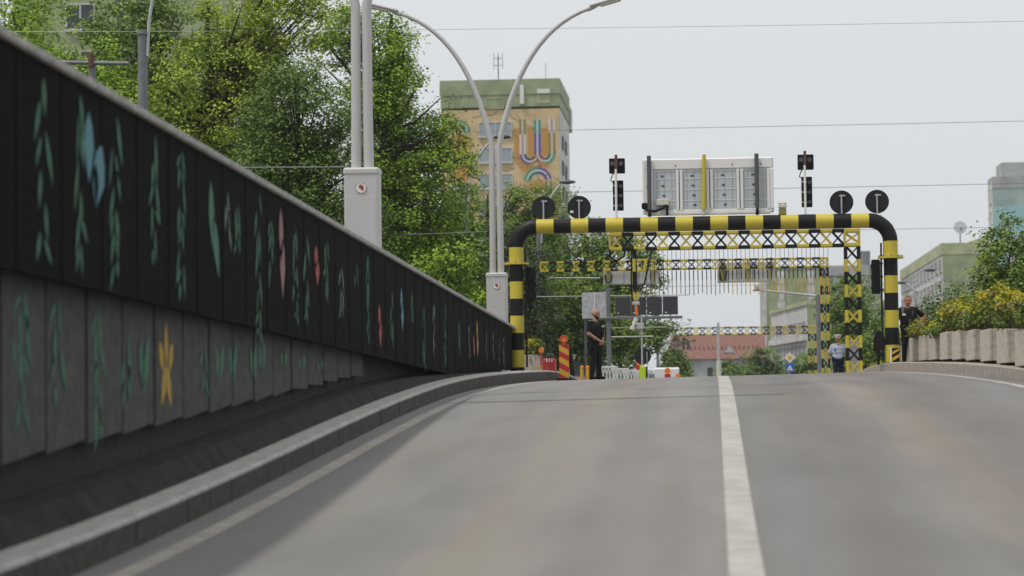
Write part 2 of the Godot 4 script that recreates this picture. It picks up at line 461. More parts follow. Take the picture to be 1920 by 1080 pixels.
func build_wall() -> void:
	var w := thing("retaining_wall", "dark clad retaining wall with painted vines beside the ramp", "wall", Vector3(-5.6, 0, -40.0))
	var o := Vector3(5.6, 0, 40.0)   # parts are laid out from the world's origin
	var core := S()
	var d := 0.0
	while d < 64.0:
		var e := minf(d + 2.0, 64.0)
		core.prism(PackedVector2Array([Vector2(-d, smooth_y(d, -5.0) - 0.3), Vector2(-d, wall_top(d) - 0.02), Vector2(-e, wall_top(e) - 0.02), Vector2(-e, smooth_y(e, -5.0) - 0.3)]), Vector3(-5.62, 0, 0), Vector3.BACK, Vector3.UP, Vector3(-0.26, 0, 0))
		d = e
	part("core", core, M.wall_core, w, o)
	var soffit := S()
	d = 2.0
	while d < 44.0:
		soffit.quad(Vector3(-5.62, wall_low(d) + 0.05, -d), Vector3(-5.36, wall_low(d) + 0.05, -d), Vector3(-5.36, wall_low(d + 2.0) + 0.05, -d - 2.0), Vector3(-5.62, wall_low(d + 2.0) + 0.05, -d - 2.0), Vector3.DOWN)
		d += 2.0
	part("soffit", soffit, M.wall_core, w, o)
	d = 18.05 - 13 * 1.3
	while d < 63.5:
		var e := minf(d + 1.3, 64.0)
		var s := S().prism(PackedVector2Array([Vector2(-d, wall_low(d)), Vector2(-d, wall_top(d)), Vector2(-e, wall_top(e)), Vector2(-e, wall_low(e))]), Vector3(-5.30, 0, 0), Vector3.BACK, Vector3.UP, Vector3(-0.06, 0, 0))
		s.prism(PackedVector2Array([Vector2(-d, wall_low(d) + 0.012), Vector2(-d, wall_top(d) - 0.012), Vector2(-d - 0.16, wall_top(d) - 0.016), Vector2(-d - 0.16, wall_low(d) + 0.012)]), Vector3(-5.293, 0, 0), Vector3.BACK, Vector3.UP, Vector3(-0.0065, 0, 0))
		part("upper_panel", s, M.cladding_dark, w, o)
		d += 1.3
	var i := 0
	d = 18.29 - 9 * 1.29
	while d < 36.4:
		var e := d + 1.21
		var step := -0.02 if d < 30.0 else (panel_low(e) - panel_low(d)) * 0.5
		var s := S().prism(PackedVector2Array([Vector2(-d, panel_low(d) + step), Vector2(-d, wall_low(d) + 0.2), Vector2(-e, wall_low(e) + 0.2), Vector2(-e, panel_low(e) - step)]), Vector3(-5.49 + 0.006 * (i % 2), 0, 0), Vector3.BACK, Vector3.UP, Vector3(-0.055, 0, 0))
		part("lower_panel", s, M.cladding_grey, w, o)
		i += 1
		d += 1.29
	d = 0.5
	while d < 64.0:
		var e := minf(d + 2.4, 64.15)
		var a := Vector3(-5.58, wall_top(d) + 0.035, -d); var b := Vector3(-5.58, wall_top(e) + 0.035, -e)
		var z := (a - b).normalized()
		part("coping", S().box((a + b) / 2.0, Vector3(0.66, 0.075, (a - b).length() - 0.006), 0.014, Basis(Vector3.RIGHT, z.cross(Vector3.RIGHT), z)), M.coping, w, o)
		d = e
	# painted plants: [along, top, bottom, kind]
	var rng := RandomNumberGenerator.new(); rng.seed = 77
	var vines := [[18.77, 2.0, 0.48, "green"], [19.9, 2.0, 0.45, "green"], [20.25, 1.89, 1.06, "butterfly"], [21.08, 1.96, 0.5, "green"], [22.62, 1.95, 0.68, "green"], [23.78, 1.92, 0.37, "green"],
		[25.33, 1.74, 0.68, "blade"], [26.1, 1.7, 1.0, "pale"], [26.63, 1.6, 1.0, "green"], [27.9, 1.84, 0.15, "green"], [28.7, 1.6, 0.7, "green"], [29.37, 1.77, 0.65, "pink"], [30.42, 1.58, 0.42, "green"], [31.23, 1.56, 0.37, "green"], [32.0, 1.47, 0.93, "red"], [32.85, 1.6, 0.7, "green"],
		[34.2, 1.3, 0.53, "pale"], [35.6, 1.45, 1.05, "green"], [36.85, 1.64, 0.2, "green"], [38.1, 0.91, 0.21, "red"], [39.6, 1.2, 0.35, "green"], [40.85, 1.29, 0.54, "blue"], [42.3, 1.3, 0.7, "green"], [44.0, 1.13, 0.0, "green"], [45.6, 1.2, 0.3, "pale"], [47.55, 1.32, 0.02, "green"],
		[50.2, 1.03, 0.36, "green"], [52.2, 1.0, 0.2, "pale"], [53.2, 0.8, 0.3, "red"], [54.0, 1.15, 0.31, "yellow"], [56.2, 1.0, 0.2, "green"], [58.0, 1.01, 0.24, "pale"], [59.6, 0.9, 0.25, "green"], [60.9, 0.95, 0.21, "pale"]]
	for a in vines: painted(w, o, -5.29, a[0], a[1], a[2], a[3], rng)
	for a in [[18.84, 0.32, -0.87, "green"], [18.5, -0.07, -0.36, "green"], [19.86, 0.3, -0.62, "green"], [21.23, 0.26, -0.96, "green"], [22.25, 0.04, -0.6, "green"], [22.95, 0.06, -0.56, "leaf"], [23.9, 0.22, -0.69, "flower"], [25.68, 0.0, -0.53, "green"], [26.53, 0.06, -0.41, "leaf"], [27.27, 0.08, -0.44, "leaf"], [28.5, 0.1, -0.38, "leaf"], [29.07, 0.12, -0.27, "leaf"], [30.53, 0.05, -0.19, "leaf"], [31.9, 0.02, -0.2, "leaf"], [33.4, -0.02, -0.22, "leaf"]]:
		painted(w, o, -5.479, a[0], a[1], a[2], a[3], rng)

func petal(s: Shape, x: float, d: float, y: float, long: float, wide: float, lean: float) -> void:   # one painted leaf on the plane x, tip down, leaning along the wall
	var t := Vector3(0, -cos(lean), -sin(lean)); var q := Vector3(0, -sin(lean), cos(lean))
	var a := Vector3(x, y, -d)
	var ring := []
	for k in 8:
		var f: float = [0.0, 0.22, 0.5, 0.8, 1.0, 0.8, 0.5, 0.22][k]
		var g: float = [0.0, 0.7, 0.95, 0.42, 0.0, -0.42, -0.95, -0.7][k]
		ring.append(a + t * long * f + q * wide * 0.5 * g)
	for k in range(1, 7): s.flat(ring[0], ring[k], ring[k + 1], Vector3.RIGHT)

func painted(w: Node3D, o: Vector3, x: float, d: float, top: float, low: float, kind: String, rng: RandomNumberGenerator) -> void:
	var s := S()
	var h := top - low
	var m: Material = M.vine_green
	var called := "painted_vine"
	if kind in ["green", "pale"]:
		var y := top
		var side := 1.0
		while y > low + 0.1:
			var l := rng.randf_range(0.28, 0.5)
			petal(s, x, d + side * rng.randf_range(0.0, 0.10), y, minf(l, y - low), rng.randf_range(0.065, 0.12), side * rng.randf_range(0.1, 0.5))
			if rng.randf() < 0.45: petal(s, x, d - side * 0.03, y - 0.05, l * 0.7, 0.075, -side * rng.randf_range(0.4, 1.0))
			side = -side
			y -= l * rng.randf_range(0.35, 0.75)
		if kind == "pale": m = M.vine_pale
	elif kind == "blade":
		called = "painted_leaf"
		petal(s, x, d - 0.12, top, h * 0.7, 0.3, 0.1); petal(s, x, d, top - h * 0.35, h * 0.68, 0.3, 0.42)
	elif kind == "leaf":
		called = "painted_leaf"
		petal(s, x, d + 0.2, top, h, 0.2, -0.35); petal(s, x, d - 0.15, top - 0.05, h * 0.8, 0.17, 0.15)
	elif kind == "butterfly":
		called = "painted_butterfly"
		m = M.vine_blue
		petal(s, x, d - 0.05, top, h * 0.75, 0.34, 0.0); petal(s, x, d + 0.38, top - h * 0.3, h * 0.72, 0.42, -0.35); petal(s, x, d + 0.16, top - h * 0.5, h * 0.5, 0.2, 0.05)
	elif kind == "flower":
		called = "painted_flower"
		m = M.vine_yellow
		petal(s, x, d, top, h * 0.58, 0.17, 0.0); petal(s, x, d + 0.3, top - h * 0.24, h * 0.42, 0.19, -0.55); petal(s, x, d - 0.3, top - h * 0.24, h * 0.42, 0.19, 0.55)
		petal(s, x, d + 0.02, top - h * 0.5, h * 0.52, 0.2, 0.42); petal(s, x, d - 0.02, top - h * 0.5, h * 0.52, 0.2, -0.42)
	else:
		called = "painted_flower"
		m = {"pink": M.vine_pink, "red": M.vine_red, "blue": M.vine_blue, "yellow": M.vine_yellow}[kind]
		petal(s, x, d, top, h * 0.62, 0.3, 0.05); petal(s, x, d + 0.1, top - h * 0.32, h * 0.68, 0.36, 0.0)
	part(called, s, m, w, o)

# ---------------------------------------------------------------- striped pipe gantry
func build_gantry_pipe() -> void:
	var g := thing("pipe_gantry", "yellow and black striped pipe height-limit portal across the road", "gantry", Vector3(-0.27, 0, -64))
	var r := 0.195
	var yb := 3.93
	var half := 4.93
	var bend := 0.55
	var seg := 0.455
	# beam
	var x := -half + bend
	var i := 0
	var count := 19
	var w := (2.0 * (half - bend)) / count
	var band_mesh := S().tube([Vector3.ZERO, Vector3(w, 0, 0)], r, 20, false).mesh()
	for k in count:
		part("yellow_band" if k % 2 == 0 else "black_band", band_mesh, M.yellow if k % 2 == 0 else M.black, g, Vector3(x + k * w, yb, 0))
	for s in [-1, 1]:
		var path := []
		for k in 13:
			var a := PI / 2.0 * k / 12.0
			path.append(Vector3(s * (half - bend + bend * sin(a)), yb - bend + bend * cos(a), 0))
		part("elbow", S().tube(path, r, 20, false), M.black, g)
		for k in [0.28, 0.62]:   # welded rings of the mitred elbow
			var a: float = PI / 2.0 * k
			var at := Vector3(s * (half - bend + bend * sin(a)), yb - bend + bend * cos(a), 0)
			part("weld_ring", S().disc(at, r + 0.012, 0.025, Vector3(s * cos(a), -sin(a), 0), 20), M.black, g)
		var y := yb - bend
		i = 0
		while y > -0.2:
			var low := maxf(y - seg, -0.25)
			part("yellow_band" if i % 2 == 0 else "black_band", S().tube([Vector3(s * half, y, 0), Vector3(s * half, low, 0)], r - 0.012 if i > 0 else r, 20, true), M.yellow if i % 2 == 0 else M.black, g)
			if i == 0:
				part("flange", S().disc(Vector3(s * half, low + 0.02, 0), 0.34, 0.05, Vector3.UP, 24), M.yellow, g)
				for b in 8:
					part("bolt", S().disc(Vector3(s * half + 0.29 * cos(b * TAU / 8), low + 0.06, 0.29 * sin(b * TAU / 8)), 0.025, 0.05, Vector3.UP, 6), M.steel, g)
			y = low
			i += 1
		part("conduit", S().tube([Vector3(s * (half - 0.25), yb - 0.6, 0.1), Vector3(s * (half - 0.26), 0.2, 0.1)], 0.025, 8), M.black, g)

func signal_column(called: String, label: String, at: Vector3, side: float) -> void:
	var t := thing(called, label, "signal", at)
	part("housing", S().box(Vector3(side * 0.16, 0.45, 0), Vector3(0.22, 0.9, 0.2), 0.02), M.rubber, t)
	for k in 3:
		part("visor", S().tube([Vector3(side * 0.16, 0.18 + 0.29 * k, -0.08), Vector3(side * 0.16, 0.17 + 0.29 * k, -0.32)], [0.105, 0.115], 12, false), M.rubber, t)
		part("bracket", S().box(Vector3(side * 0.03, 0.1 + 0.35 * k, 0.02), Vector3(0.12, 0.05, 0.06), 0.008), M.rubber, t)
		part("latch", S().box(Vector3(side * 0.28, 0.15 + 0.29 * k, 0.06), Vector3(0.03, 0.08, 0.05), 0.006), M.rubber, t)

func build_gantry_signs() -> void:
	# four round sign backs along the pipe
	for a in [[-4.46, 4.43, "striped pipe nearest its left elbow", true], [-3.51, 4.42, "striped pipe second from its left elbow", true], [3.41, 4.43, "striped pipe second from its right elbow", false], [4.34, 4.43, "striped pipe nearest its right elbow", false]]:
		var t := thing("round_sign", "dark round sign back on the " + a[2], "road sign", Vector3(a[0], 4.13, -64.0), 0.0, "round signs on the striped pipe")
		part("plate", S().disc(Vector3(0, a[1] - 4.13, -0.06), 0.305, 0.02, Vector3.BACK, 32), M.sign_back, t)
		part("rim", S().tube(ring_path(Vector3(0, a[1] - 4.13, -0.055), 0.303, 32), 0.012, 6, false), M.sign_back, t)
		part("stem", S().tube([Vector3(0, -0.03, -0.02), Vector3(0, 0.5, -0.02)], 0.022, 8), M.galvanised, t)
		part("clamp", S().box(Vector3(0.02, 0.47, -0.03), Vector3(0.16, 0.035, 0.03), 0.006), M.galvanised, t)
		part("clamp", S().box(Vector3(0.0, 0.16, -0.035), Vector3(0.16, 0.03, 0.02), 0.006), M.sign_back, t)
		if a[0] > -4.0 and a[0] < 0.0: part("sticker", S().box(Vector3(-0.2, 0.18, -0.046), Vector3(0.09, 0.06, 0.004)), M.white, t)
	# big message board seen from behind
	var b := thing("message_board", "large light grey electronic message board back on the striped pipe", "message board", Vector3(-0.09, 4.155, -64.05))
	var wid := 3.46
	var hig := 1.46
	part("casing", S().box(Vector3(0, 0.06 + hig / 2.0, -0.18), Vector3(wid, hig, 0.22), 0.02), M.board_grey, b)
	part("top_rail", S().box(Vector3(0, 0.06 + hig - 0.15, -0.05), Vector3(wid - 0.06, 0.26, 0.06), 0.012), M.board_grey, b)
	part("bottom_rail", S().box(Vector3(0, 0.11, -0.05), Vector3(wid - 0.06, 0.10, 0.06), 0.012), M.board_grey, b)
	part("lower_lip", S().box(Vector3(0, 0.035, -0.06), Vector3(wid - 0.2, 0.035, 0.2), 0.006), M.cream, b)
	part("side_rail", S().box(Vector3(-wid / 2.0 + 0.14, 0.06 + hig / 2.0 - 0.1, -0.05), Vector3(0.24, hig - 0.36, 0.055), 0.012), M.board_grey, b)
	part("side_rail", S().box(Vector3(wid / 2.0 - 0.06, 0.06 + hig / 2.0 - 0.1, -0.05), Vector3(0.09, hig - 0.36, 0.055), 0.012), M.board_grey, b)
	for k in 4:
		var cx := -1.15 + 0.8 * k
		var p := part("cabinet", S().box(Vector3(cx, 0.68, -0.063), Vector3(0.60, 1.02, 0.02), 0.006), M.board_panel, b)
		for q in 3:
			part("module_edge", S().box(Vector3(cx, 0.40 + 0.29 * q, -0.05), Vector3(0.58, 0.014, 0.01)), M.board_grey if (q + k) % 3 else M.white, p)
		for q in 4:
			part("fan_vent", S().box(Vector3(cx - 0.02 * q, 0.28 + 0.26 * q, -0.05), Vector3(0.08, 0.05, 0.008)), M.tube_dark, p)
		for q in 3:
			part("module_edge", S().box(Vector3(cx - 0.2 + 0.2 * q, 0.68, -0.052), Vector3(0.006, 1.0, 0.004)), M.tube_dark, p)
		if k < 4:
			for q in [0.345, 0.445]:
				part("stile", S().box(Vector3(cx + q, 0.68, -0.035), Vector3(0.075, 1.06, 0.06), 0.01), M.board_grey, b)
			part("gap", S().box(Vector3(cx + 0.395, 0.68, -0.06), Vector3(0.02, 1.04, 0.02)), M.tube_dark, b)
	for a in [[-1.55, M.tube_dark], [1.29, M.tube_dark]]:
		part("post", S().tube([Vector3(a[0], 0.16, 0.06), Vector3(a[0], 1.6, 0.06)], 0.055, 12), a[1], b)
		part("post_foot", S().tube([Vector3(a[0], -0.02, 0.05), Vector3(a[0], 0.18, 0.06)], [0.05, 0.03], 10), M.rubber, b)
	part("post", S().tube([Vector3(-0.12, 0.16, 0.06), Vector3(-0.09, 1.6, 0.06)], [0.06, 0.05], 12), M.yellow, b)
	part("post_foot", S().tube([Vector3(-0.12, -0.02, 0.05), Vector3(-0.12, 0.17, 0.06)], 0.035, 10), M.cream, b)
	part("junction_box", S().box(Vector3(-1.2, 0.36, 0.03), Vector3(0.32, 0.17, 0.12), 0.015), M.cream, b)
	part("cable", S().tube([Vector3(-1.66, 0.32, 0.05), Vector3(-1.62, 0.15, 0.08), Vector3(-1.4, 0.12, 0.09), Vector3(-1.2, 0.2, 0.09), Vector3(-1.1, 0.28, 0.08)], 0.035, 8), M.rubber, b)
	part("cable", S().tube([Vector3(-1.08, 0.28, 0.06), Vector3(-1.09, 0.0, 0.06)], 0.032, 8), M.rubber, b)
	part("cable_gland", S().box(Vector3(-1.68, 0.27, 0.03), Vector3(0.16, 0.16, 0.08), 0.02), M.rubber, b)
	part("sticker", S().box(Vector3(-1.6, 0.78, -0.02), Vector3(0.06, 0.07, 0.004)), M.amber_paint, b)
	for q in 5: part("bolt", S().disc(Vector3(-1.6 + 0.75 * q, 1.34, -0.016), 0.02, 0.02, Vector3.BACK, 8), M.tube_dark, b)
	# lane signals either side of the board
	for a in [[-2.5, "left"], [2.48, "right"]]:
		var t := thing("lane_signal", "black lane signal with square head on white pole %s of the message board" % a[1], "signal", Vector3(a[0], 4.12, -64.0))
		part("pole", S().tube([Vector3(-0.02, 0, 0.05), Vector3(-0.02, 1.3, 0.05)], 0.032, 10), M.white, t)
		part("pole_tip", S().box(Vector3(-0.01, 1.5, 0.05), Vector3(0.075, 0.36, 0.05), 0.008), M.rust, t)
		part("square_head", S().box(Vector3(0.01, 1.39, -0.08), Vector3(0.42, 0.40, 0.14), 0.015), M.rubber, t)
		for k in [-0.11, 0.11]: part("boss", S().disc(Vector3(k, 1.45, 0.0), 0.06, 0.04, Vector3.BACK, 12), M.tube_dark, t)
		part("tall_head", S().box(Vector3(0.03, 0.6, -0.08), Vector3(0.28, 0.8, 0.14), 0.015), M.rubber, t)
		for k in 3:
			part("boss", S().disc(Vector3(0.1, 0.33 + 0.26 * k, 0.0), 0.045, 0.03, Vector3.BACK, 10), M.tube_dark, t)
			part("clamp", S().box(Vector3(-0.04, 0.32 + 0.27 * k, 0.02), Vector3(0.14, 0.03, 0.08), 0.005), M.galvanised, t)
		part("cable", S().tube([Vector3(-0.08, 1.2, -0.02), Vector3(-0.14, 1.08, 0.0), Vector3(-0.16, 1.0, 0.0), Vector3(-0.08, 0.95, -0.02)], 0.014, 6), M.rubber, t)
	var h := thing("horn_unit", "small beige twin horn unit on the striped pipe beside the board", "siren", Vector3(1.86, 4.13, -64.0))
	part("foot", S().box(Vector3(0, 0.08, 0), Vector3(0.2, 0.18, 0.16), 0.02), M.mural_olive, h)
	part("body", S().box(Vector3(0, 0.22, 0), Vector3(0.22, 0.12, 0.2), 0.03), M.cream, h)
	for k in [-0.06, 0.06]: part("horn", S().tube([Vector3(k, 0.26, 0), Vector3(k, 0.33, 0.06)], [0.04, 0.055], 10), M.cream, h)
	# signals on the posts, low round sign and hazard marker
	signal_column("post_signal", "black traffic signal on the left post of the striped pipe gantry", Vector3(-4.97, 1.95, -64.05), 1.0)
	signal_column("post_signal", "black traffic signal on the right post of the striped pipe gantry", Vector3(4.43, 2.0, -64.05), -1.0)
	var ds := thing("round_sign", "dark round sign turned edgewise low beside the right striped post", "road sign", Vector3(4.35, 0.16, -64.4), 1.05)
	part("plate", S().disc(Vector3(0, 0.55, 0), 0.34, 0.02, Vector3.BACK, 32), M.sign_back, ds)
	part("stem", S().tube([Vector3(0, -0.02, -0.03), Vector3(0, 0.8, -0.03)], 0.03, 10), M.rubber, ds)
	part("sticker", S().box(Vector3(0.1, 0.33, 0.012), Vector3(0.1, 0.05, 0.004)), M.galvanised, ds)
	var hm := thing("hazard_marker", "small yellow and black diagonal hazard marker at the right striped post", "marker board", Vector3(4.64, 0.13, -63.0))
	part("post", S().box(Vector3(-0.09, 0.2, 0), Vector3(0.04, 0.46, 0.04), 0.006), M.white, hm)
	part("board", S().box(Vector3(0.03, 0.24, 0), Vector3(0.19, 0.36, 0.02), 0.004), M.black, hm)
	for k in 2:
		part("stripe", S().prism(PackedVector2Array([Vector2(-0.06, 0.08 + k * 0.17), Vector2(0.12, 0.19 + k * 0.17), Vector2(0.12, 0.27 + k * 0.14), Vector2(-0.06, 0.165 + k * 0.16)]), Vector3(0, 0, 0.011), Vector3.RIGHT, Vector3.UP, Vector3(0, 0, 0.004)), M.amber_paint, hm)

func ring_path(at: Vector3, r: float, count: int) -> Array:
	var p := []
	for k in count + 1: p.append(at + Vector3(cos(TAU * k / count), sin(TAU * k / count), 0) * r)
	return p

# ---------------------------------------------------------------- lattice gantries beyond the pipe
func bay(l: float, h: float, t: float, chord: float, brace: float) -> ArrayMesh:   # one bay of a box truss along x
	var s := S()
	for y in [-1.0, 1.0]:
		for z in [-1.0, 1.0]:
			s.box(Vector3(l / 2.0, y * (h - chord) / 2.0, z * (t - chord) / 2.0), Vector3(l, chord, chord), chord * 0.12)
	for z in [-1.0, 1.0]:
		var zz: float = z * (t / 2.0 - chord * 0.5)
		for y in [-1.0, 1.0]:
			s.bar(Vector3(0.02, y * (h / 2.0 - chord), zz + y * brace * 0.2), Vector3(l - 0.02, -y * (h / 2.0 - chord), zz + y * brace * 0.2), brace, brace * 0.35)
	s.bar(Vector3(0.0, (h - chord) / 2.0, -t / 2.0 + chord), Vector3(l, (h - chord) / 2.0, t / 2.0 - chord), brace, brace * 0.4, Vector3.UP)
	return s.mesh()

func truss_gantry(label: String, d: float, x0: float, x1: float, y: float, h: float, leg: float, cells: int, chord: float, brace: float, leg_cells: int) -> Node3D:
	var base := smooth_y(d, x1)
	var g := thing("truss_gantry", label, "gantry", Vector3(x1 + leg / 2.0, base, -d))
	var l := (x1 - x0) / cells
	var m := bay(l, h, leg, chord, brace)
	for k in cells:
		part("truss_bay", m, M.yellow if k % 2 == 0 else M.black, g, Vector3(x0 - x1 - leg / 2.0 + k * l, y - base, 0))
	part("end_frame", S().box(Vector3(x0 - x1 - leg / 2.0 - 0.025, y - base, 0), Vector3(0.05, h, leg), 0.01), M.yellow, g)
	part("corner_bay", bay(leg, h, leg, chord * 1.2, brace), M.yellow, g, Vector3(-leg / 2.0, y - base, 0))
	for k in [-1, 1]: part("corner_plate", S().box(Vector3(k * (leg / 2.0 - 0.03), y - base, 0), Vector3(0.06, h, leg + 0.02), 0.01), M.yellow, g)
	var top := y - h / 2.0 - base
	var c := top / leg_cells
	var n := bay(c, leg, leg, chord, brace)
	for k in leg_cells:
		part("leg_bay", n, M.black if k % 2 == 0 else M.yellow, g, Vector3(0, top - k * c, 0), Vector3(0, 0, -PI / 2.0))
	return g

func build_truss_gantries() -> void:
	var g := truss_gantry("yellow and black lattice gantry carrying the curtain of hanging rods", 82.0, -3.44, 4.42, 4.63, 0.6, 0.54, 20, 0.1, 0.045, 11)
	var rng := RandomNumberGenerator.new(); rng.seed = 8
	var off := Vector3(g.position)
	for k in 43:
		var x := -2.25 + 0.146 * k
		var cable := S().tube([Vector3(x, 4.36, -82.0) - off, Vector3(x, 3.62, -82.0) - off], 0.008, 5)
		var low := rng.randf_range(2.76, 2.84)
		var r := part("hanging_rod", S().tube([Vector3(x, 3.62, -82.0) - off, Vector3(x, 3.3, -82.0) - off], 0.017, 7), M.black, g)
		part("cable", cable, M.tube_dark, r)
		part("rod_tip", S().tube([Vector3(x, 3.3, -82.0) - off, Vector3(x, low, -82.0) - off], 0.015, 7), [M.mural_olive, M.steel][k % 2] if k < 20 else ([M.amber_paint, M.yellow][k % 2]), r)
	# camera mast hanging from its left end
	var m := thing("camera_mast", "black mast with yellow brackets and camera hanging from lattice gantry", "camera", Vector3(-2.62, 2.0, -81.6))
	part("pipe", S().tube([Vector3(0, 0.95, 0), Vector3(0, 2.35, 0)], 0.075, 12), M.black, m)
	for a in [[0.05, 1.62], [0.05, 1.98]]: part("rung", S().box(Vector3(a[0] + 0.12, a[1], 0.02), Vector3(0.5, 0.06, 0.05), 0.008), M.yellow, m)
	part("bracket", S().box(Vector3(-0.02, 1.8, 0.06), Vector3(0.1, 0.44, 0.06), 0.01), M.yellow, m)
	part("bracket", S().bar(Vector3(0.3, 1.6, 0.06), Vector3(0.4, 2.02, 0.06), 0.1, 0.05), M.yellow, m)
	part("bracket", S().bar(Vector3(-0.06, 0.9, 0.03), Vector3(0.0, 0.62, 0.03), 0.09, 0.05), M.yellow, m)
	part("bracket", S().bar(Vector3(0.14, 0.9, 0.03), Vector3(0.06, 0.62, 0.03), 0.09, 0.05), M.yellow, m)
	part("head", S().box(Vector3(0.02, 0.52, 0), Vector3(0.26, 0.12, 0.14), 0.02), M.galvanised, m)
	part("arm", S().tube([Vector3(0.02, 0.46, 0.02), Vector3(0.04, 0.12, 0.02)], 0.05, 10), M.orange, m)
	part("camera_body", S().tube([Vector3(0.03, 0.02, 0.02), Vector3(-0.12, -0.38, 0.1)], [0.075, 0.085], 12), M.cream, m)
	part("camera_hood", S().tube([Vector3(-0.055, -0.21, 0.055), Vector3(-0.075, -0.26, 0.065)], 0.09, 12), M.rubber, m)
	part("cable", S().tube([Vector3(-0.85, 2.36, 0.05), Vector3(-0.84, 2.1, 0.05), Vector3(-0.62, 1.96, 0.05), Vector3(-0.36, 2.1, 0.05), Vector3(-0.3, 2.4, 0.05)], 0.035, 8), M.rubber, m)
	part("cable", S().tube([Vector3(0.6, 2.38, 0.05), Vector3(0.5, 1.9, 0.09), Vector3(0.32, 1.2, 0.05), Vector3(0.15, 0.9, 0.05)], 0.025, 8), M.rubber, m)
	part("cable", S().tube([Vector3(-0.1, 2.3, 0.03), Vector3(-0.12, 1.3, 0.08), Vector3(-0.1, 0.6, 0.05)], 0.022, 8), M.rubber, m)
	# second lattice gantry with two sign boards under it
	truss_gantry("longer thin yellow and black lattice gantry carrying two grey sign boards", 100.0, -7.09, 4.4, 4.79, 0.42, 0.34, 36, 0.07, 0.035, 14)
	for a in [[-3.39, 4.02, 2.3, 0.68, "left of the rod curtain"], [1.39, 4.03, 2.4, 0.84, "behind the rod curtain"]]:
		var b := thing("sign_board", "grey sign board with yellow frame posts under thin lattice gantry, " + a[4], "sign board", Vector3(a[0], a[1], -100.35))
		part("board", S().box(Vector3(0, a[3] / 2.0, 0), Vector3(a[2], a[3], 0.08), 0.01), M.board_grey, b)
		for k in 4: part("seam", S().box(Vector3(a[2] * (-0.375 + 0.25 * k), a[3] / 2.0, 0.043), Vector3(0.06 if k % 2 else 0.16, a[3] - 0.08, 0.01)), M.board_panel, b)
		part("lower_edge", S().box(Vector3(0, 0.03, 0.05), Vector3(a[2], 0.05, 0.03), 0.006), M.galvanised, b)
		for k in [-0.42, 0.02, 0.42]: part("frame_post", S().box(Vector3(a[2] * k, a[3] / 2.0 + 0.12, 0.08), Vector3(0.09, a[3] + 0.1, 0.07), 0.01), M.yellow, b)
		part("cable", S().tube([Vector3(-a[2] * 0.46, a[3] * 0.6, 0.1), Vector3(-a[2] * 0.44, 0.1, 0.14), Vector3(-a[2] * 0.36, 0.1, 0.14), Vector3(-a[2] * 0.34, a[3] * 0.6, 0.1)], 0.03, 7), M.rubber, b)
	# farthest gantry, in front of the red roof
	truss_gantry("farthest yellow and black lattice gantry before the red-roofed house", 200.0, -2.77, 7.73, 4.65, 0.66, 0.66, 20, 0.1, 0.06, 8)

# ---------------------------------------------------------------- lamps, poles, wires
func bezier(a: Vector3, b: Vector3, c: Vector3, count := 14) -> Array:
	var p := []
	for k in count + 1:
		var t := float(k) / count
		p.append(a.lerp(b, t).lerp(b.lerp(c, t), t))
	return p

func build_lamp_posts() -> void:
	var first: Node3D
	for a in [[-6.25, 43.0, 3.53, "twin-pipe grey street lamp with tall base cabinet behind the wall, foremost", 0.62], [-6.08, 68.0, 2.9, "twin-pipe grey street lamp with both curved arms beside the pipe gantry", 0.58]]:
		var t := thing("street_lamp", a[3], "street lamp", Vector3(a[0], 0.0, -a[1]), 0.0, "twin-pipe street lamps along the wall")
		var w: float = a[4]
		part("base_cabinet", S().box(Vector3(0, a[2] / 2.0 - 0.03, 0), Vector3(w, a[2] - 0.06, 0.42), 0.03), M.lamp_grey, t)
		part("cabinet_lid", S().box(Vector3(0, a[2] - 0.05, 0), Vector3(w + 0.03, 0.14, 0.45), 0.035), M.lamp_grey, t)
		part("door_edge", S().box(Vector3(0, a[2] * 0.5 - 0.2, 0.212), Vector3(w - 0.1, a[2] - 0.6, 0.006), 0.002), M.lamp_grey, t)
		part("foot", S().box(Vector3(0.02, 1.42 if a[1] < 60.0 else 1.2, 0), Vector3(w + 0.1, 0.08, 0.5), 0.03), M.lamp_grey, t)
		var st := part("sticker", S().disc(Vector3(0, a[2] - 0.35, 0.218), 0.1, 0.008, Vector3.BACK, 24), M.white, t)
		part("emblem", S().prism(PackedVector2Array([Vector2(-0.05, 0.02), Vector2(-0.02, 0.06), Vector2(0.03, 0.05), Vector2(0.055, 0.0), Vector2(0.03, -0.06), Vector2(0.0, -0.03)]), Vector3(0, a[2] - 0.35, 0.2225), Vector3.RIGHT, Vector3.UP, Vector3(0, 0, 0.003)), M.vine_red, st)
		part("emblem_ring", S().tube(ring_path(Vector3(0, a[2] - 0.35, 0.222), 0.095, 24), 0.004, 5, false), M.tube_dark, st)
		for s in [-1.0, 1.0]:
			var up := [Vector3(s * 0.115, a[2] - 0.02, 0), Vector3(s * 0.105, 4.5, 0), Vector3(s * 0.1, 6.2, 0)]
			var bend := bezier(Vector3(s * 0.1, 6.5, 0), Vector3(s * 0.75, 9.75, 0), Vector3(s * 2.72, 10.38, 0))
			var radii := []
			for k in up.size() + bend.size(): radii.append(lerpf(0.092, 0.055, float(k) / (up.size() + bend.size() - 1)))
			part("pipe", S().tube(up + bend, radii, 14), M.lamp_grey, t)
			var head := part("lamp_head", S().box(Vector3(s * 3.2, 10.56, 0), Vector3(0.98, 0.11, 0.3), 0.045, Basis(Vector3.BACK, s * 0.26)), M.lamp_grey, t)
			part("lens", S().box(Vector3(s * 3.32, 10.52, 0), Vector3(0.6, 0.05, 0.22), 0.01, Basis(Vector3.BACK, s * 0.26)), M.cream, head)
			part("knuckle", S().tube([Vector3(s * 2.66, 10.35, 0), Vector3(s * 2.9, 10.46, 0)], 0.075, 10), M.lamp_grey, head)

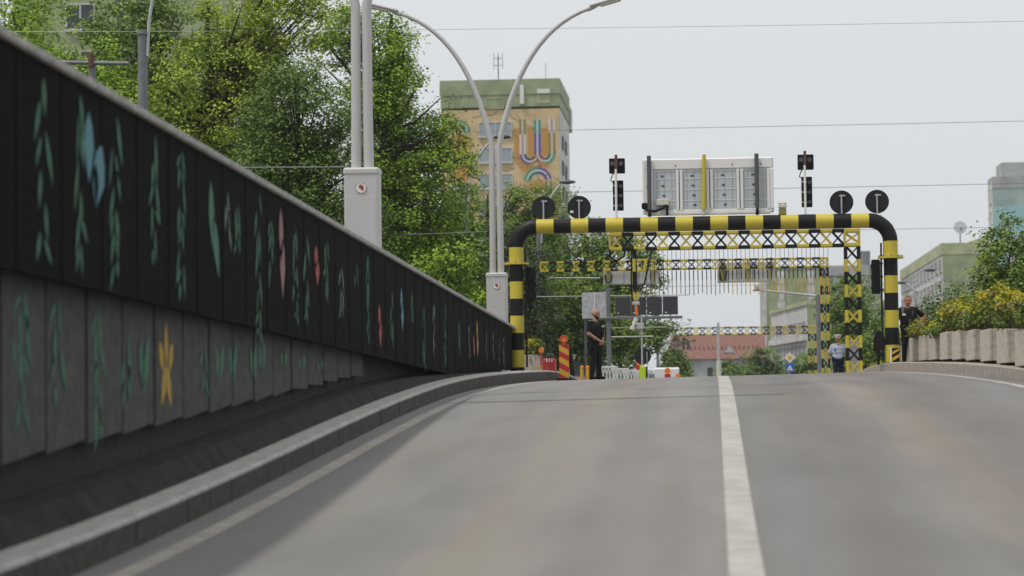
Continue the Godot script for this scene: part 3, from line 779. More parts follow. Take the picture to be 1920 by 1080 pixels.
func arm_lamp(label: String, at: Vector3, tall: float, reach: float, rise: float, r := 0.09) -> void:
	var t := thing("lamp_pole", label, "street lamp", at)
	part("pole", S().tube([Vector3(0, -0.85, 0), Vector3(0, tall, 0)], [r, r * 0.85], 10), M.steel, t)
	for k in [0.35, 0.72, 0.99]: part("collar", S().disc(Vector3(0, tall * k, 0), r + 0.02, 0.08, Vector3.UP, 12), M.steel, t)
	part("arm", S().tube(bezier(Vector3(r * 0.9, tall - 0.8, 0.05), Vector3(r, tall + rise * 0.5, 0.05), Vector3(reach * 0.75, tall + rise * 0.93, 0.05), 8), 0.05, 8), M.galvanised, t)
	part("lamp_head", S().ball(Vector3(reach, tall + rise, 0.05), Vector3(0.36, 0.09, 0.15)), M.tube_dark, t)

func build_street_poles() -> void:
	arm_lamp("grey lamp pole rising behind the dark wall among bright trees", Vector3(-16.7, 0, -70.0), 10.4, 1.2, 2.6, 0.17)
	arm_lamp("grey lamp pole between the two twin-pipe lamps, arm towards road", Vector3(-9.72, 0, -95.0), 7.9, 1.5, 1.8, 0.13)
	arm_lamp("grey lamp pole behind the pipe gantry's left end, oval head above", Vector3(-7.54, 0, -105.0), 6.9, 1.3, 1.85, 0.12)
	arm_lamp("small lamp pole in front of the long green and white block", Vector3(13.2, 0.2, -140.0), 5.6, -0.8, 0.6, 0.06)
	arm_lamp("small lamp pole beside the right hand bushes near the man", Vector3(11.6, 0.2, -140.0), 5.0, -0.9, 0.5, 0.06)
	var t := thing("tram_pole", "short dark tram pole with level cross bar over the wall", "pole", Vector3(-18.75, 0, -72.0))
	part("pole", S().tube([Vector3.ZERO, Vector3(0, 9.9, 0)], 0.11, 10), M.steel, t)
	part("cross_bar", S().tube([Vector3(-2.2, 9.82, 0.1), Vector3(1.15, 9.68, 0.1)], 0.06, 8), M.steel, t)
	part("insulator", S().tube([Vector3(0, 9.6, 0.1), Vector3(0, 10.0, 0.1)], 0.1, 10), M.rust, t)
	# pole with the dark four-panel display
	t = thing("display_pole", "grey pole carrying a dark four-panel display on a shelf", "message board", Vector3(-3.98, -0.05, -92.0))
	part("pole", S().tube([Vector3(0, -0.75, 0), Vector3(0, 3.57, 0)], 0.085, 12), M.steel, t)
	part("shelf", S().box(Vector3(1.36, 2.42, 0), Vector3(2.9, 0.1, 0.3), 0.015), M.steel, t)
	for k in 4:
		var p := part("display_panel", S().box(Vector3(0.54 + 0.605 * k, 2.87, 0), Vector3(0.575, 0.70, 0.2), 0.012), M.display, t)
		part("panel_rim", S().box(Vector3(0.54 + 0.605 * k, 3.2, 0.102), Vector3(0.575, 0.03, 0.02)), M.steel, p)
		part("panel_rim", S().box(Vector3(0.26 + 0.605 * k, 2.87, 0.102), Vector3(0.025, 0.68, 0.02)), M.steel, p)
		part("tag", S().box(Vector3(0.38 + 0.605 * k, 2.6, 0.102), Vector3(0.09, 0.05, 0.006)), M.galvanised, p)
		part("strut", S().box(Vector3(0.54 + 0.605 * k, 2.49, 0), Vector3(0.05, 0.06, 0.2)), M.steel, p)
	for a in [[2.05, 2.2], [1.7, 1.7]]: part("stay_bar", S().tube([Vector3(0, a[0], 0), Vector3(a[1], a[0], 0)], 0.025, 8), M.cream, t)
	# square sign back, slim camera post, round sign, cabinet
	t = thing("square_sign", "pale grey back of a square sign behind the bald man", "road sign", Vector3(-3.9, -0.03, -76.0))
	part("plate", S().box(Vector3(0.16, 2.29, 0), Vector3(0.76, 0.82, 0.02), 0.004, Basis(Vector3.BACK, 0.02)), M.galvanised, t)
	part("post", S().tube([Vector3(-0.12, -0.4, -0.05), Vector3(-0.12, 2.0, -0.05)], 0.04, 10), M.tube_dark, t)
	part("stiffener", S().box(Vector3(0.18, 2.35, 0.02), Vector3(0.03, 0.66, 0.02), 0.004), M.board_grey, t)
	t = thing("slim_post", "slim grey post with small box and lime green base", "post", Vector3(-2.37, -0.04, -80.0))
	part("pole", S().tube([Vector3(0, 0.3, 0), Vector3(0, 2.12, 0)], 0.03, 10), M.galvanised, t)
	part("box", S().box(Vector3(-0.04, 1.74, 0.04), Vector3(0.25, 0.2, 0.12), 0.015), M.galvanised, t)
	part("clamp", S().box(Vector3(-0.03, 1.5, 0.02), Vector3(0.12, 0.05, 0.08), 0.01), M.cream, t)
	part("base", S().box(Vector3(0.02, 0.0, 0.02), Vector3(0.2, 0.82, 0.14), 0.02), M.lime, t)
	part("base_side", S().box(Vector3(0.15, 0.0, 0.02), Vector3(0.05, 0.82, 0.14), 0.01), M.rubber, t)
	t = thing("round_sign", "dark back of a large round sign behind the slim post", "road sign", Vector3(-2.47, -0.02, -84.0))
	part("plate", S().disc(Vector3(0, 0.79, 0), 0.29, 0.02, Vector3.BACK, 30), M.sign_back, t)
	part("stem", S().tube([Vector3(0, -0.55, -0.03), Vector3(0, 1.0, -0.03)], 0.03, 8), M.rubber, t)
	for k in 6: part("rivet", S().box(Vector3(0.15, 0.6 + 0.065 * k, 0.012), Vector3(0.03, 0.03, 0.006)), M.white, t)
	t = thing("grey_cabinet", "plain grey roadside cabinet at the foot of the lattice leg", "cabinet", Vector3(4.8, 0.3, -83.3))
	part("body", S().box(Vector3(0, 0.1, 0), Vector3(0.46, 1.62, 0.3), 0.015), M.galvanised, t)
	part("door", S().box(Vector3(0.0, 0.45, 0.152), Vector3(0.4, 0.84, 0.01), 0.004), M.galvanised, t)
	for k in [0.3, 0.72]: part("hinge", S().box(Vector3(-0.17, k, 0.16), Vector3(0.04, 0.06, 0.02), 0.004), M.rubber, t)
	# cantilever camera pole on the right
	t = thing("camera_pole", "tall grey pole with long level arm and camera at its tip", "camera", Vector3(4.82, 0.0, -112.0))
	part("pole", S().tube([Vector3(0, -0.85, 0), Vector3(0, 3.95, 0)], 0.11, 12), M.steel, t)
	part("arm", S().tube([Vector3(0.02, 3.88, 0), Vector3(-2.75, 4.22, 0)], [0.06, 0.045], 10), M.galvanised, t)
	part("camera_body", S().box(Vector3(-2.78, 4.36, 0.03), Vector3(0.2, 0.22, 0.24), 0.03), M.galvanised, t)
	part("camera_foot", S().box(Vector3(-2.82, 4.2, 0.03), Vector3(0.34, 0.07, 0.12), 0.02), M.tube_dark, t)
	# priority diamond and blue crossing sign
	t = thing("crossing_signs", "yellow diamond sign above a blue crossing sign on one post", "road sign", Vector3(4.65, 0.0, -150.0))
	part("post", S().tube([Vector3(0, -0.85, -0.04), Vector3(0, 1.95, -0.04)], 0.03, 8), M.galvanised, t)
	part("diamond", S().box(Vector3(0, 1.63, 0), Vector3(0.44, 0.44, 0.02), 0.004, Basis(Vector3.BACK, PI / 4.0)), M.white, t)
	part("diamond_face", S().box(Vector3(0, 1.63, 0.013), Vector3(0.28, 0.28, 0.006), 0.0, Basis(Vector3.BACK, PI / 4.0)), M.amber_paint, t)
	part("blue_plate", S().box(Vector3(0, 1.02, 0), Vector3(0.52, 0.56, 0.02), 0.004), M.blue, t)
	part("white_triangle", S().prism(PackedVector2Array([Vector2(-0.18, -0.17), Vector2(0.18, -0.17), Vector2(0, 0.17)]), Vector3(0, 1.02, 0.011), Vector3.RIGHT, Vector3.UP, Vector3(0, 0, 0.004)), M.white, t)
	var walker := part("walker", S().bar(Vector3(0, 1.03, 0.018), Vector3(0.0, 0.95, 0.018), 0.05, 0.005), M.rubber, t)
	for k in [-1.0, 1.0]: part("walker_leg", S().bar(Vector3(0, 0.95, 0.018), Vector3(k * 0.05, 0.87, 0.018), 0.025, 0.004), M.rubber, walker)
	# far traffic lights on an arm
	t = thing("far_traffic_light", "pair of dark traffic lights hung on an arm before the red roof", "signal", Vector3(-4.4, 0, -190.0))
	part("pole", S().tube([Vector3(0, -0.8, 0), Vector3(0, 4.4, 0)], 0.12, 10), M.steel, t)
	part("arm", S().tube([Vector3(0, 3.5, 0), Vector3(2.5, 3.45, 0)], 0.05, 8), M.steel, t)
	for k in [2.02, 2.4]: part("lamp_box", S().box(Vector3(k, 3.35, 0.05), Vector3(0.26, 0.8, 0.2), 0.1), M.tube_dark, t)
	t = thing("pale_pole", "pale slender pole standing before the red-roofed house", "pole", Vector3(0.35, 0, -185.0))
	part("pole", S().tube([Vector3(0, -0.85, 0), Vector3(0, 4.9, 0)], [0.14, 0.1], 10), M.galvanised, t)
	part("foot", S().tube([Vector3(0, -0.85, 0), Vector3(0, 2.0, 0)], 0.2, 10), M.cream, t)

func wire(label: String, a: Vector3, b: Vector3, sag: float, r: float, m: Material) -> void:
	var p := []
	for k in 25:
		var t := k / 24.0
		p.append(a.lerp(b, t) - Vector3(0, sag * 4.0 * t * (1.0 - t), 0) - a)
	var o := part("overhead_wire", S().tube(p, r, 5), m, self, a)
	tag(o, label, "wire", "overhead wires")

func build_wires() -> void:
	wire("highest thin wire across the sky above the lamp arms", Vector3(-45, 11.9, -75), Vector3(45, 10.9, -75), 0.55, 0.008, M.galvanised)
	wire("thin dark wire across the sky meeting the yellow tower's side", Vector3(-40, 11.9, -110), Vector3(50, 11.8, -110), 0.3, 0.012, M.steel)
	wire("thin wire across the sky behind the message board", Vector3(-40, 9.75, -120), Vector3(60, 9.9, -120), 0.25, 0.014, M.steel)
	wire("faint low wire over the right elbow of the striped pipe", Vector3(-40, 8.6, -135), Vector3(60, 8.7, -135), 0.2, 0.013, M.steel)
	wire("grey wire from the foremost twin-pipe lamp into the dark tree", Vector3(-6.52, 3.58, -43.0), Vector3(-16.0, 5.0, -56.5), 0.0, 0.013, M.steel)
	wire("grey wire running level behind the wall between the lamp cabinets", Vector3(-6.4, 4.12, -68.4), Vector3(-14.0, 4.15, -71.0), 0.0, 0.013, M.steel)
	wire("level bar under the left end of thin lattice gantry", Vector3(-7.5, 4.6, -105.2), Vector3(-4.9, 4.55, -105.2), 0.0, 0.03, M.galvanised)
	wire("level wire above the dark four-panel display", Vector3(-7.5, 3.62, -101.5), Vector3(-1.0, 3.6, -101.5), 0.0, 0.02, M.galvanised)
	wire("low level wire left of the pipe gantry's left post", Vector3(-10.0, 3.6, -96.0), Vector3(-7.4, 3.55, -96.0), 0.0, 0.03, M.steel)
	wire("faint wire over the farthest lattice gantry", Vector3(-40, 7.2, -170), Vector3(40, 7.3, -170), 0.2, 0.014, M.steel)

# ---------------------------------------------------------------- buildings
func windows(parent: Node3D, face: String, w: float, l: float, list: Array, ww: float, wh: float, frame: Material, double := true, glass: Material = null) -> void:
	# list of [along, up] window centres on a face of the block
	var t := 0.12
	var f := S()
	for s in [-1.0, 1.0]:
		f.box(Vector3(s * (ww / 2.0 - 0.05), 0, 0.06), Vector3(0.1, wh, t)); f.box(Vector3(0, s * (wh / 2.0 - 0.05), 0.06), Vector3(ww - 0.2, 0.1, t - 0.01))
	if double: f.box(Vector3(0, 0, 0.05), Vector3(0.12, wh - 0.2, 0.1))
	f.box(Vector3(0, -wh / 2.0 - 0.04, 0.1), Vector3(ww + 0.15, 0.07, 0.2))
	var fm := f.mesh()
	var pm := S().box(Vector3(0, 0, 0.02), Vector3(ww - 0.1, wh - 0.1, 0.04)).mesh()
	for a in list:
		var at := Vector3(a[0], a[1], 0.0)
		var turn := 0.0
		if face == "left": at = Vector3(0, a[1], -a[0]); turn = -PI / 2.0
		elif face == "right": at = Vector3(w, a[1], -a[0]); turn = PI / 2.0
		var o := part("window", fm, frame, parent, at, Vector3(0, turn, 0))
		part("pane", pm, glass if glass else M.glass_dark, o)

func grid(a0: float, da: float, cols: int, v0: float, dv: float, rows: int) -> Array:
	var out := []
	for i in cols:
		for j in rows: out.append([a0 + da * i, v0 + dv * j])
	return out

func stroke(parent: Node, called: String, path: Array, wide: float, z: float, m: Material) -> void:   # flat paint on a front wall
	var s := S()
	for i in path.size() - 1:
		var a: Vector2 = path[i]; var b: Vector2 = path[i + 1]
		var q := (b - a).normalized().orthogonal() * wide / 2.0
		s.quad(Vector3(a.x + q.x, a.y + q.y, z), Vector3(b.x + q.x, b.y + q.y, z), Vector3(b.x - q.x, b.y - q.y, z), Vector3(a.x - q.x, a.y - q.y, z), Vector3.BACK)
	part(called, s, m, parent)

func arc(cx: float, cy: float, r: float, a0: float, a1: float, count := 10) -> Array:
	var p := []
	for k in count + 1:
		var a := deg_to_rad(lerpf(a0, a1, float(k) / count))
		p.append(Vector2(cx + r * cos(a), cy + r * sin(a)))
	return p

func pipe_paint(parent: Node, path: Array, m: Material, m2: Material) -> void:
	stroke(parent, "painted_pipe", path, 0.84, 0.024, m)
	stroke(parent, "painted_pipe_edge", path, 0.2, 0.03, m2)

func build_buildings() -> void:
	# yellow tower with painted pipes
	var t := thing("tower_block", "tall ochre tower block with painted pipes and green top storey", "building", Vector3(-33.6, 0, -300.0))
	part("wall", S().box(Vector3(7.4, 17.7, -10.0), Vector3(14.8, 35.4, 20.0)), M.wall_ochre, t)
	part("side_wall", S().box(Vector3(14.83, 17.7, -10.0), Vector3(0.06, 35.4, 19.9)), M.wall_pale, t)
	part("top_storey", S().box(Vector3(7.4, 36.9, -10.0), Vector3(14.9, 2.4, 20.1)), M.wall_green, t)
	part("parapet", S().box(Vector3(7.4, 38.2, -10.0), Vector3(15.1, 1.9, 20.3)), M.wall_green, t)
	part("roof_hut", S().box(Vector3(14.2, 36.5, -22.5), Vector3(1.6, 3.0, 5.0)), M.wall_grey, t)
	part("duct", S().box(Vector3(10.2, 37.2, 0.2), Vector3(0.5, 2.4, 0.4)), M.board_grey, t)
	part("loggia", S().box(Vector3(12.9, 36.6, 0.06), Vector3(1.7, 1.1, 0.12)), M.wall_green_light, t)
	part("vent_opening", S().box(Vector3(12.9, 37.55, 0.3), Vector3(1.6, 0.55, 0.1)), M.white, t)
	windows(t, "front", 14.8, 20.0, [[6.8, 36.2]], 2.3, 1.3, M.wall_green_light)
	windows(t, "front", 14.8, 20.0, grid(6.8, 1.0, 1, 6.9, 3.25, 9), 4.2, 1.9, M.wall_pale, true, M.curtained_glass)
	var side := []
	for k in 9: side += [[5.0, 6.0 + 3.2 * k], [11.5, 6.0 + 3.2 * k]]
	windows(t, "right", 14.86, 20.0, side, 2.6, 1.6, M.tube_dark)
	var mast := part("antenna", S().tube([Vector3(6.9, 39.1, -4), Vector3(6.9, 42.8, -4)], 0.08, 8), M.steel, t)
	for k in [-0.55, 0.0, 0.55]: part("dipole", S().tube([Vector3(6.9 + k, 41.0, -4), Vector3(6.9 + k, 43.1, -4)], 0.04, 6), M.steel, mast)
	for k in [41.5, 42.4]: part("cross_bar", S().tube([Vector3(6.35, k, -4), Vector3(7.45, k, -4)], 0.04, 6), M.steel, mast)
	part("rod_mast", S().tube([Vector3(13.0, 39.1, -3), Vector3(13.0, 41.5, -3)], 0.04, 6), M.steel, t)
	# the painted letters: orange fields first, then pipes over them
	for a in [[9.6, 0.9], [11.3, 0.9], [13.0, 0.9]]: stroke(t, "painted_field", [Vector2(a[0], 33.0), Vector2(a[0], 29.4)], a[1], 0.012, M.mural_orange)
	stroke(t, "painted_field", arc(11.5, 29.6, 1.9, 185, 330), 1.0, 0.014, M.mural_orange)
	pipe_paint(t, [Vector2(10.2, 34.1), Vector2(10.2, 32.2)], M.mural_olive, M.mural_white)
	pipe_paint(t, [Vector2(10.2, 32.2), Vector2(10.2, 29.7)], M.mural_white, M.mural_pink)
	pipe_paint(t, arc(11.12, 29.7, 0.92, 180, 265), M.mural_blue, M.mural_white)
	pipe_paint(t, arc(11.12, 29.7, 0.92, 265, 330), M.mural_olive, M.mural_white)
	pipe_paint(t, [Vector2(12.05, 34.0), Vector2(12.05, 32.3)], M.mural_green, M.mural_white)
	pipe_paint(t, [Vector2(12.05, 32.3), Vector2(12.05, 29.7)], M.mural_blue, M.mural_white)
	pipe_paint(t, arc(12.96, 29.7, 0.91, 180, 270), M.mural_pink, M.mural_white)
	pipe_paint(t, arc(12.96, 29.7, 0.91, 270, 360), M.mural_green, M.mural_white)
	pipe_paint(t, [Vector2(13.87, 29.7), Vector2(13.87, 32.4)], M.mural_olive, M.mural_white)
	pipe_paint(t, [Vector2(13.87, 32.4), Vector2(13.87, 34.1)], M.mural_white, M.mural_pink)
	pipe_paint(t, arc(12.05, 26.3, 1.35, 10, 90), M.mural_blue, M.mural_white)
	pipe_paint(t, arc(12.05, 26.3, 1.35, 90, 175), M.mural_green, M.mural_white)
	pipe_paint(t, [Vector2(13.4, 26.3), Vector2(13.4, 20.0)], M.mural_olive, M.mural_white)
	stroke(t, "painted_field", arc(12.05, 25.2, 0.7, 0, 180), 1.3, 0.012, M.mural_orange)
	pipe_paint(t, arc(2.0, 32.6, 1.25, 0, 90), M.mural_green, M.mural_white)
	pipe_paint(t, arc(2.0, 32.6, 1.25, 90, 180), M.mural_olive, M.mural_white)
	stroke(t, "painted_field", arc(2.4, 31.0, 0.9, 0, 359), 1.2, 0.012, M.mural_orange)
	pipe_paint(t, [Vector2(1.4, 25.6), Vector2(4.0, 25.6)], M.mural_blue, M.mural_white)
	stroke(t, "painted_field", [Vector2(2.6, 29.0), Vector2(2.6, 26.5)], 1.8, 0.012, M.mural_orange)
	var rng := RandomNumberGenerator.new(); rng.seed = 31
	for k in 22:   # drawn root-like lines
		var p := [Vector2(rng.randf_range(0.5, 14.2), rng.randf_range(22.0, 35.2))]
		var a := rng.randf_range(0, TAU)
		for q in 7:
			a += rng.randf_range(-0.8, 0.8)
			var nx: Vector2 = p[-1] + Vector2(cos(a), sin(a)) * 0.5
			p.append(Vector2(clampf(nx.x, 0.2, 14.5), clampf(nx.y, 20.0, 35.3)))
		stroke(t, "painted_line", p, 0.09, 0.018, M.mural_line)
	# green block behind the left trees
	t = thing("green_block", "green rendered block half hidden by trees above the wall", "building", Vector3(-44.2, 0, -150.0))
	part("wall", S().box(Vector3(7.3, 14.0, -6.0), Vector3(14.6, 28.0, 12.0)), M.wall_green, t)
	part("edge_strip", S().box(Vector3(14.5, 14.0, 0.02), Vector3(0.5, 28.0, 0.1)), M.wall_pale, t)
	windows(t, "front", 14.6, 12.0, grid(4.4, 3.2, 2, 5.9, 3.0, 7), 1.9, 1.7, M.wall_pale)
	# teal tower on the far right
	t = thing("teal_tower", "pale teal tower block with painted rings on the far right", "building", Vector3(35.6, 0, -310.0))
	part("wall", S().box(Vector3(7.0, 12.6, -2.6), Vector3(14.0, 25.2, 5.2)), M.wall_teal, t)
	part("upper_band", S().box(Vector3(7.0, 25.9, -2.6), Vector3(14.1, 1.5, 5.3)), M.wall_grey, t)
	part("penthouse", S().box(Vector3(8.5, 27.6, -6.0), Vector3(14.0, 2.2, 6.0)), M.wall_grey, t)
	part("painted_band", S().box(Vector3(7.0, 11.4, 0.02), Vector3(14.0, 22.8, 0.04)), M.wall_teal_deep, t)
	part("side_strip", S().box(Vector3(-0.03, 13.0, -2.6), Vector3(0.06, 26.0, 5.0)), M.wall_pale, t)
	windows(t, "left", 14.0, 5.2, grid(2.6, 1.0, 1, 3.0, 3.05, 8), 2.0, 1.9, M.cream, false)
	stroke(t, "painted_ring", arc(5.0, 16.6, 2.6, 20, 75), 1.1, 0.05, M.mural_black)
	stroke(t, "painted_ring", arc(5.0, 16.6, 2.6, 75, 130), 1.1, 0.05, M.mural_black)
	stroke(t, "painted_ring", arc(5.0, 16.6, 2.6, 130, 160), 1.1, 0.05, M.mural_white)
	stroke(t, "painted_ring", arc(5.0, 16.6, 2.6, 160, 185), 1.1, 0.05, M.mural_black)
	stroke(t, "painted_ring", arc(5.0, 16.6, 2.6, 185, 250), 1.1, 0.05, M.mural_white)
	# long block with green parapet
	t = thing("long_block", "long white block with green parapet and rows of windows", "building", Vector3(33.8, 0, -360.0))
	part("wall", S().box(Vector3(7.0, 10.6, -40.0), Vector3(14.0, 21.2, 80.0)), M.wall_pale, t)
	part("end_wall", S().box(Vector3(7.0, 9.8, 0.05), Vector3(14.0, 19.6, 0.1)), M.wall_green, t)
	part("parapet", S().box(Vector3(7.0, 20.5, -40.0), Vector3(14.3, 1.7, 80.3)), M.wall_green_light, t)
	part("roof_slope", S().prism(PackedVector2Array([Vector2(3.0, 21.35), Vector2(15.0, 21.35), Vector2(15.0, 25.4), Vector2(14.0, 25.2)]), Vector3(0, 0, -8.0), Vector3.RIGHT, Vector3.UP, Vector3(0, 0, -10.0)), M.wall_green_light, t)
	part("bay_tower", S().box(Vector3(12.0, 8.3, 0.9), Vector3(2.6, 14.4, 1.6)), M.wall_pale, t)
	part("bay_roof", S().box(Vector3(12.0, 15.7, 0.9), Vector3(3.2, 0.35, 2.0)), M.tube_dark, t)
	windows(t, "left", 14.0, 80.0, grid(3.4, 6.6, 12, 2.7, 3.1, 6), 4.4, 1.9, M.wall_pale, true)
	windows(t, "front", 14.0, 80.0, [[12.0, 13.8], [12.0, 10.6]], 1.3, 1.5, M.wall_pale, false)
	var dish := thing("satellite_dish", "large grey satellite dish on the roof of the long block", "satellite dish", Vector3(36.6, 21.35, -361.5))
	part("bowl", S().tube([Vector3(0, 2.3, 0.0), Vector3(0, 2.32, 0.12), Vector3(0, 2.36, 0.34)], [0.2, 0.62, 0.95], 24), M.board_panel, dish)
	part("feed", S().tube([Vector3(0, 2.3, 0.2), Vector3(0.05, 2.1, 0.95)], [0.06, 0.14], 8), M.tube_dark, dish)
	part("stand", S().tube([Vector3(0, -0.05, -0.1), Vector3(0, 2.2, -0.05)], 0.09, 8), M.steel, dish)
	# oblique slab and the larger green block behind it
	t = thing("oblique_slab", "pale slab of flats with balconies seen at a slant", "building", Vector3(11.5, 0, -300.0), 0.106)
	part("wall", S().box(Vector3(5.0, 5.2, -17.0), Vector3(10.0, 10.4, 34.0)), M.wall_pale, t)
	part("end_wall", S().box(Vector3(5.0, 5.1, 0.05), Vector3(9.9, 10.2, 0.1)), M.wall_green, t)
	part("roof_edge", S().box(Vector3(5.0, 10.6, -17.0), Vector3(10.4, 0.5, 34.4)), M.wall_green_light, t)
	windows(t, "left", 10.0, 34.0, grid(2.5, 3.6, 9, 1.9, 2.9, 3), 2.4, 1.5, M.wall_pale)
	for k in 3: part("balcony_band", S().box(Vector3(-0.25, 0.55 + 2.9 * k, -17.0), Vector3(0.5, 0.75, 33.0)), M.wall_pale, t)
	t = thing("far_green_block", "broad green block with white window strips and a roof tank", "building", Vector3(8.36, 0, -420.0))
	part("wall", S().box(Vector3(10.3, 10.6, -7.0), Vector3(20.6, 21.2, 14.0)), M.wall_green, t)
	for k in [0.4, 3.4, 8.5, 13.0, 17.8]: part("window_strip", S().box(Vector3(k, 10.4, 0.06), Vector3(0.9 if k < 1.0 else 1.3, 20.4, 0.12)), M.wall_pale, t)
	var lights := []
	for k in [3.4, 8.5, 13.0, 17.8]:
		for j in 7: lights.append([k, 2.4 + 2.8 * j])
	windows(t, "front", 20.6, 14.0, lights, 1.15, 1.3, M.wall_pale, false)
	part("roof_slab", S().box(Vector3(10.3, 21.3, -7.0), Vector3(21.0, 0.3, 14.4)), M.wall_grey, t)
	part("roof_storey", S().box(Vector3(14.5, 20.5, 0.2), Vector3(8.0, 1.6, 0.5)), M.wall_grey, t)
	part("roof_tank", S().tube([Vector3(18.0, 21.4, -3), Vector3(18.0, 24.0, -3)], 0.95, 16), M.steel, t)
	# red-roofed house
	t = thing("red_roofed_house", "low grey house with long red tiled roof", "building", Vector3(0.5, 0, -300.0))
	part("wall", S().box(Vector3(0, 1.95, -5.0), Vector3(11.0, 3.9, 10.0)), M.wall_grey, t)
	var roof := part("roof", S().prism(PackedVector2Array([Vector2(0.5, 3.85), Vector2(-5.0, 7.0), Vector2(-10.5, 3.85)]), Vector3(-5.9, 0, 0), Vector3.BACK, Vector3.UP, Vector3(11.8, 0, 0)), M.roof_tile, t)
	part("dormer", S().prism(PackedVector2Array([Vector2(-0.7, 0), Vector2(0.7, 0), Vector2(0, 0.9)]), Vector3(1.4, 4.6, -0.6), Vector3.RIGHT, Vector3.UP, Vector3(0, 0, -1.6)), M.wall_grey, roof)
	for k in 16:   # roof tiles lifted as snow guards and vents
		part("roof_vent", S().box(Vector3(-3.4 + 0.55 * k, 5.28 + 0.02 * (k % 3), -1.62), Vector3(0.12, 0.35, 0.2)), M.tube_dark, roof)
	part("turret_roof", S().tube([Vector3(-5.2, 4.2, -3.0), Vector3(-5.2, 7.2, -3.0)], [1.6, 0.02], 8), M.roof_tile, t)
	windows(t, "front", 11.0, 10.0, [[3.6, 2.3], [-1.0, 2.2]], 0.9, 1.4, M.wall_grey, false)

# ---------------------------------------------------------------- foliage
func leaf_cloud(spots: Array, size: float, tones: Array, per: int, rng: RandomNumberGenerator) -> ArrayMesh:
	# spots: [centre, radius]; each becomes a loose spray of leaf blades
	var v := PackedVector3Array(); var n := PackedVector3Array(); var c := PackedColorArray()
	for s in spots:
		var at: Vector3 = s[0]
		var r: float = s[1]
		var tone: Color = tones[rng.randi() % tones.size()]
		var drift := Vector3(rng.randfn(0, 0.5), rng.randfn(0.1, 0.35), rng.randfn(0, 0.5))
		for k in per:
			var o := Vector3(rng.randfn(0, 0.5), rng.randfn(0, 0.34), rng.randfn(0, 0.5)) * r + drift * r * rng.randf()
			var p := at + o
			var up := (Vector3(rng.randfn(0, 0.38), 0.8 + rng.randfn(0, 0.25), 0.15 + rng.randfn(0, 0.38)) + o.normalized() * 0.6).normalized()
			var along := up.cross(Vector3(rng.randfn(0, 1), rng.randfn(0, 1), rng.randfn(0, 1))).normalized()
			var across := up.cross(along)
			var l := size * rng.randf_range(0.65, 1.3)
			var w := l * rng.randf_range(0.28, 0.42)
			var a := p - along * l * 0.5
			var b := p + across * w + up * l * 0.08
			var d := p + along * l * 0.5 - up * l * 0.12
			var e := p - across * w + up * l * 0.08
			var col := tone * rng.randf_range(0.86, 1.14)
			col.a = 1.0
			var nb := (up - across * 0.25).normalized(); var ne := (up + across * 0.25).normalized()
			v.append_array([a, b, d, a, d, e])
			n.append_array([up, nb, up, up, up, ne])
			c.append_array([col, col, col, col, col, col])
	var arr := []
	arr.resize(Mesh.ARRAY_MAX)
	arr[Mesh.ARRAY_VERTEX] = v; arr[Mesh.ARRAY_NORMAL] = n; arr[Mesh.ARRAY_COLOR] = c
	var m := ArrayMesh.new()
	m.add_surface_from_arrays(Mesh.PRIMITIVE_TRIANGLES, arr)
	return m

func tree(called: String, label: String, at: Vector3, blobs: Array, count: int, per: int, size: float, tones: Array, seed_no: int, spray := 0.55, gaps := -0.12, group := "trees beyond the wall") -> void:
	# blobs: [x, y, z, rx, ry, rz] from the foot of the trunk
	var rng := RandomNumberGenerator.new(); rng.seed = seed_no
	var lumps := FastNoiseLite.new(); lumps.seed = seed_no; lumps.frequency = 0.33
	var foot := ground_y(at.x, -at.z) - 0.05
	at.y = foot
	blobs = blobs.map(func(b): return [b[0], b[1] - foot, b[2], b[3], b[4], b[5]])
	var t := thing(called, label, "tree" if called != "bush" else "bush", at, 0.0, group)
	var total := 0.0
	for b in blobs: total += b[3] * b[4] * b[5]
	var spots := []
	var limbs := S()
	var top := 0.0
	for b in blobs: top = maxf(top, b[1] + b[4] * 0.5)
	var main: Array = blobs[0]
	var thick: float = clampf(top * 0.022, 0.04, 0.3)
	var stem := [Vector3.ZERO, Vector3(main[0] * 0.3 + 0.1, top * 0.3, main[2] * 0.3), Vector3(main[0] * 0.7 - 0.1, top * 0.6, main[2] * 0.7), Vector3(main[0], top, main[2])]
	limbs.tube(stem, [thick * 1.25, thick, thick * 0.7, thick * 0.2], 9)
	for b in blobs:
		var share := int(count * b[3] * b[4] * b[5] / total)
		for k in share:
			var dir := Vector3(rng.randfn(0, 1), rng.randfn(0, 1), rng.randfn(0, 1)).normalized()
			var q := dir * pow(rng.randf(), 0.42)
			q *= 1.0 + 0.28 * lumps.get_noise_3d(dir.x * 4.0, dir.y * 4.0, dir.z * 4.0)
			var p := Vector3(b[0] + q.x * b[3], b[1] + q.y * b[4], b[2] + q.z * b[5])
			if lumps.get_noise_3d(p.x, p.y * 1.3, p.z) < gaps or p.y < 0.15: continue
			spots.append([p, spray * rng.randf_range(0.6, 1.35)])
			if k % 5 == 0:
				var f := clampf(p.y / top * 0.72, 0.15, 0.9)
				var g: Vector3 = (stem[1] as Vector3).lerp(stem[3], f)
				var mid := g.lerp(p, 0.5) + Vector3(0, -0.12 * g.distance_to(p), 0)
				limbs.tube([g, mid, p], [thick * 0.3, thick * 0.17, thick * 0.05], 5, false)
	part("trunk", limbs, M.bark, t)
	part("crown", leaf_cloud(spots, size, tones, per, rng), M.leaves, t)

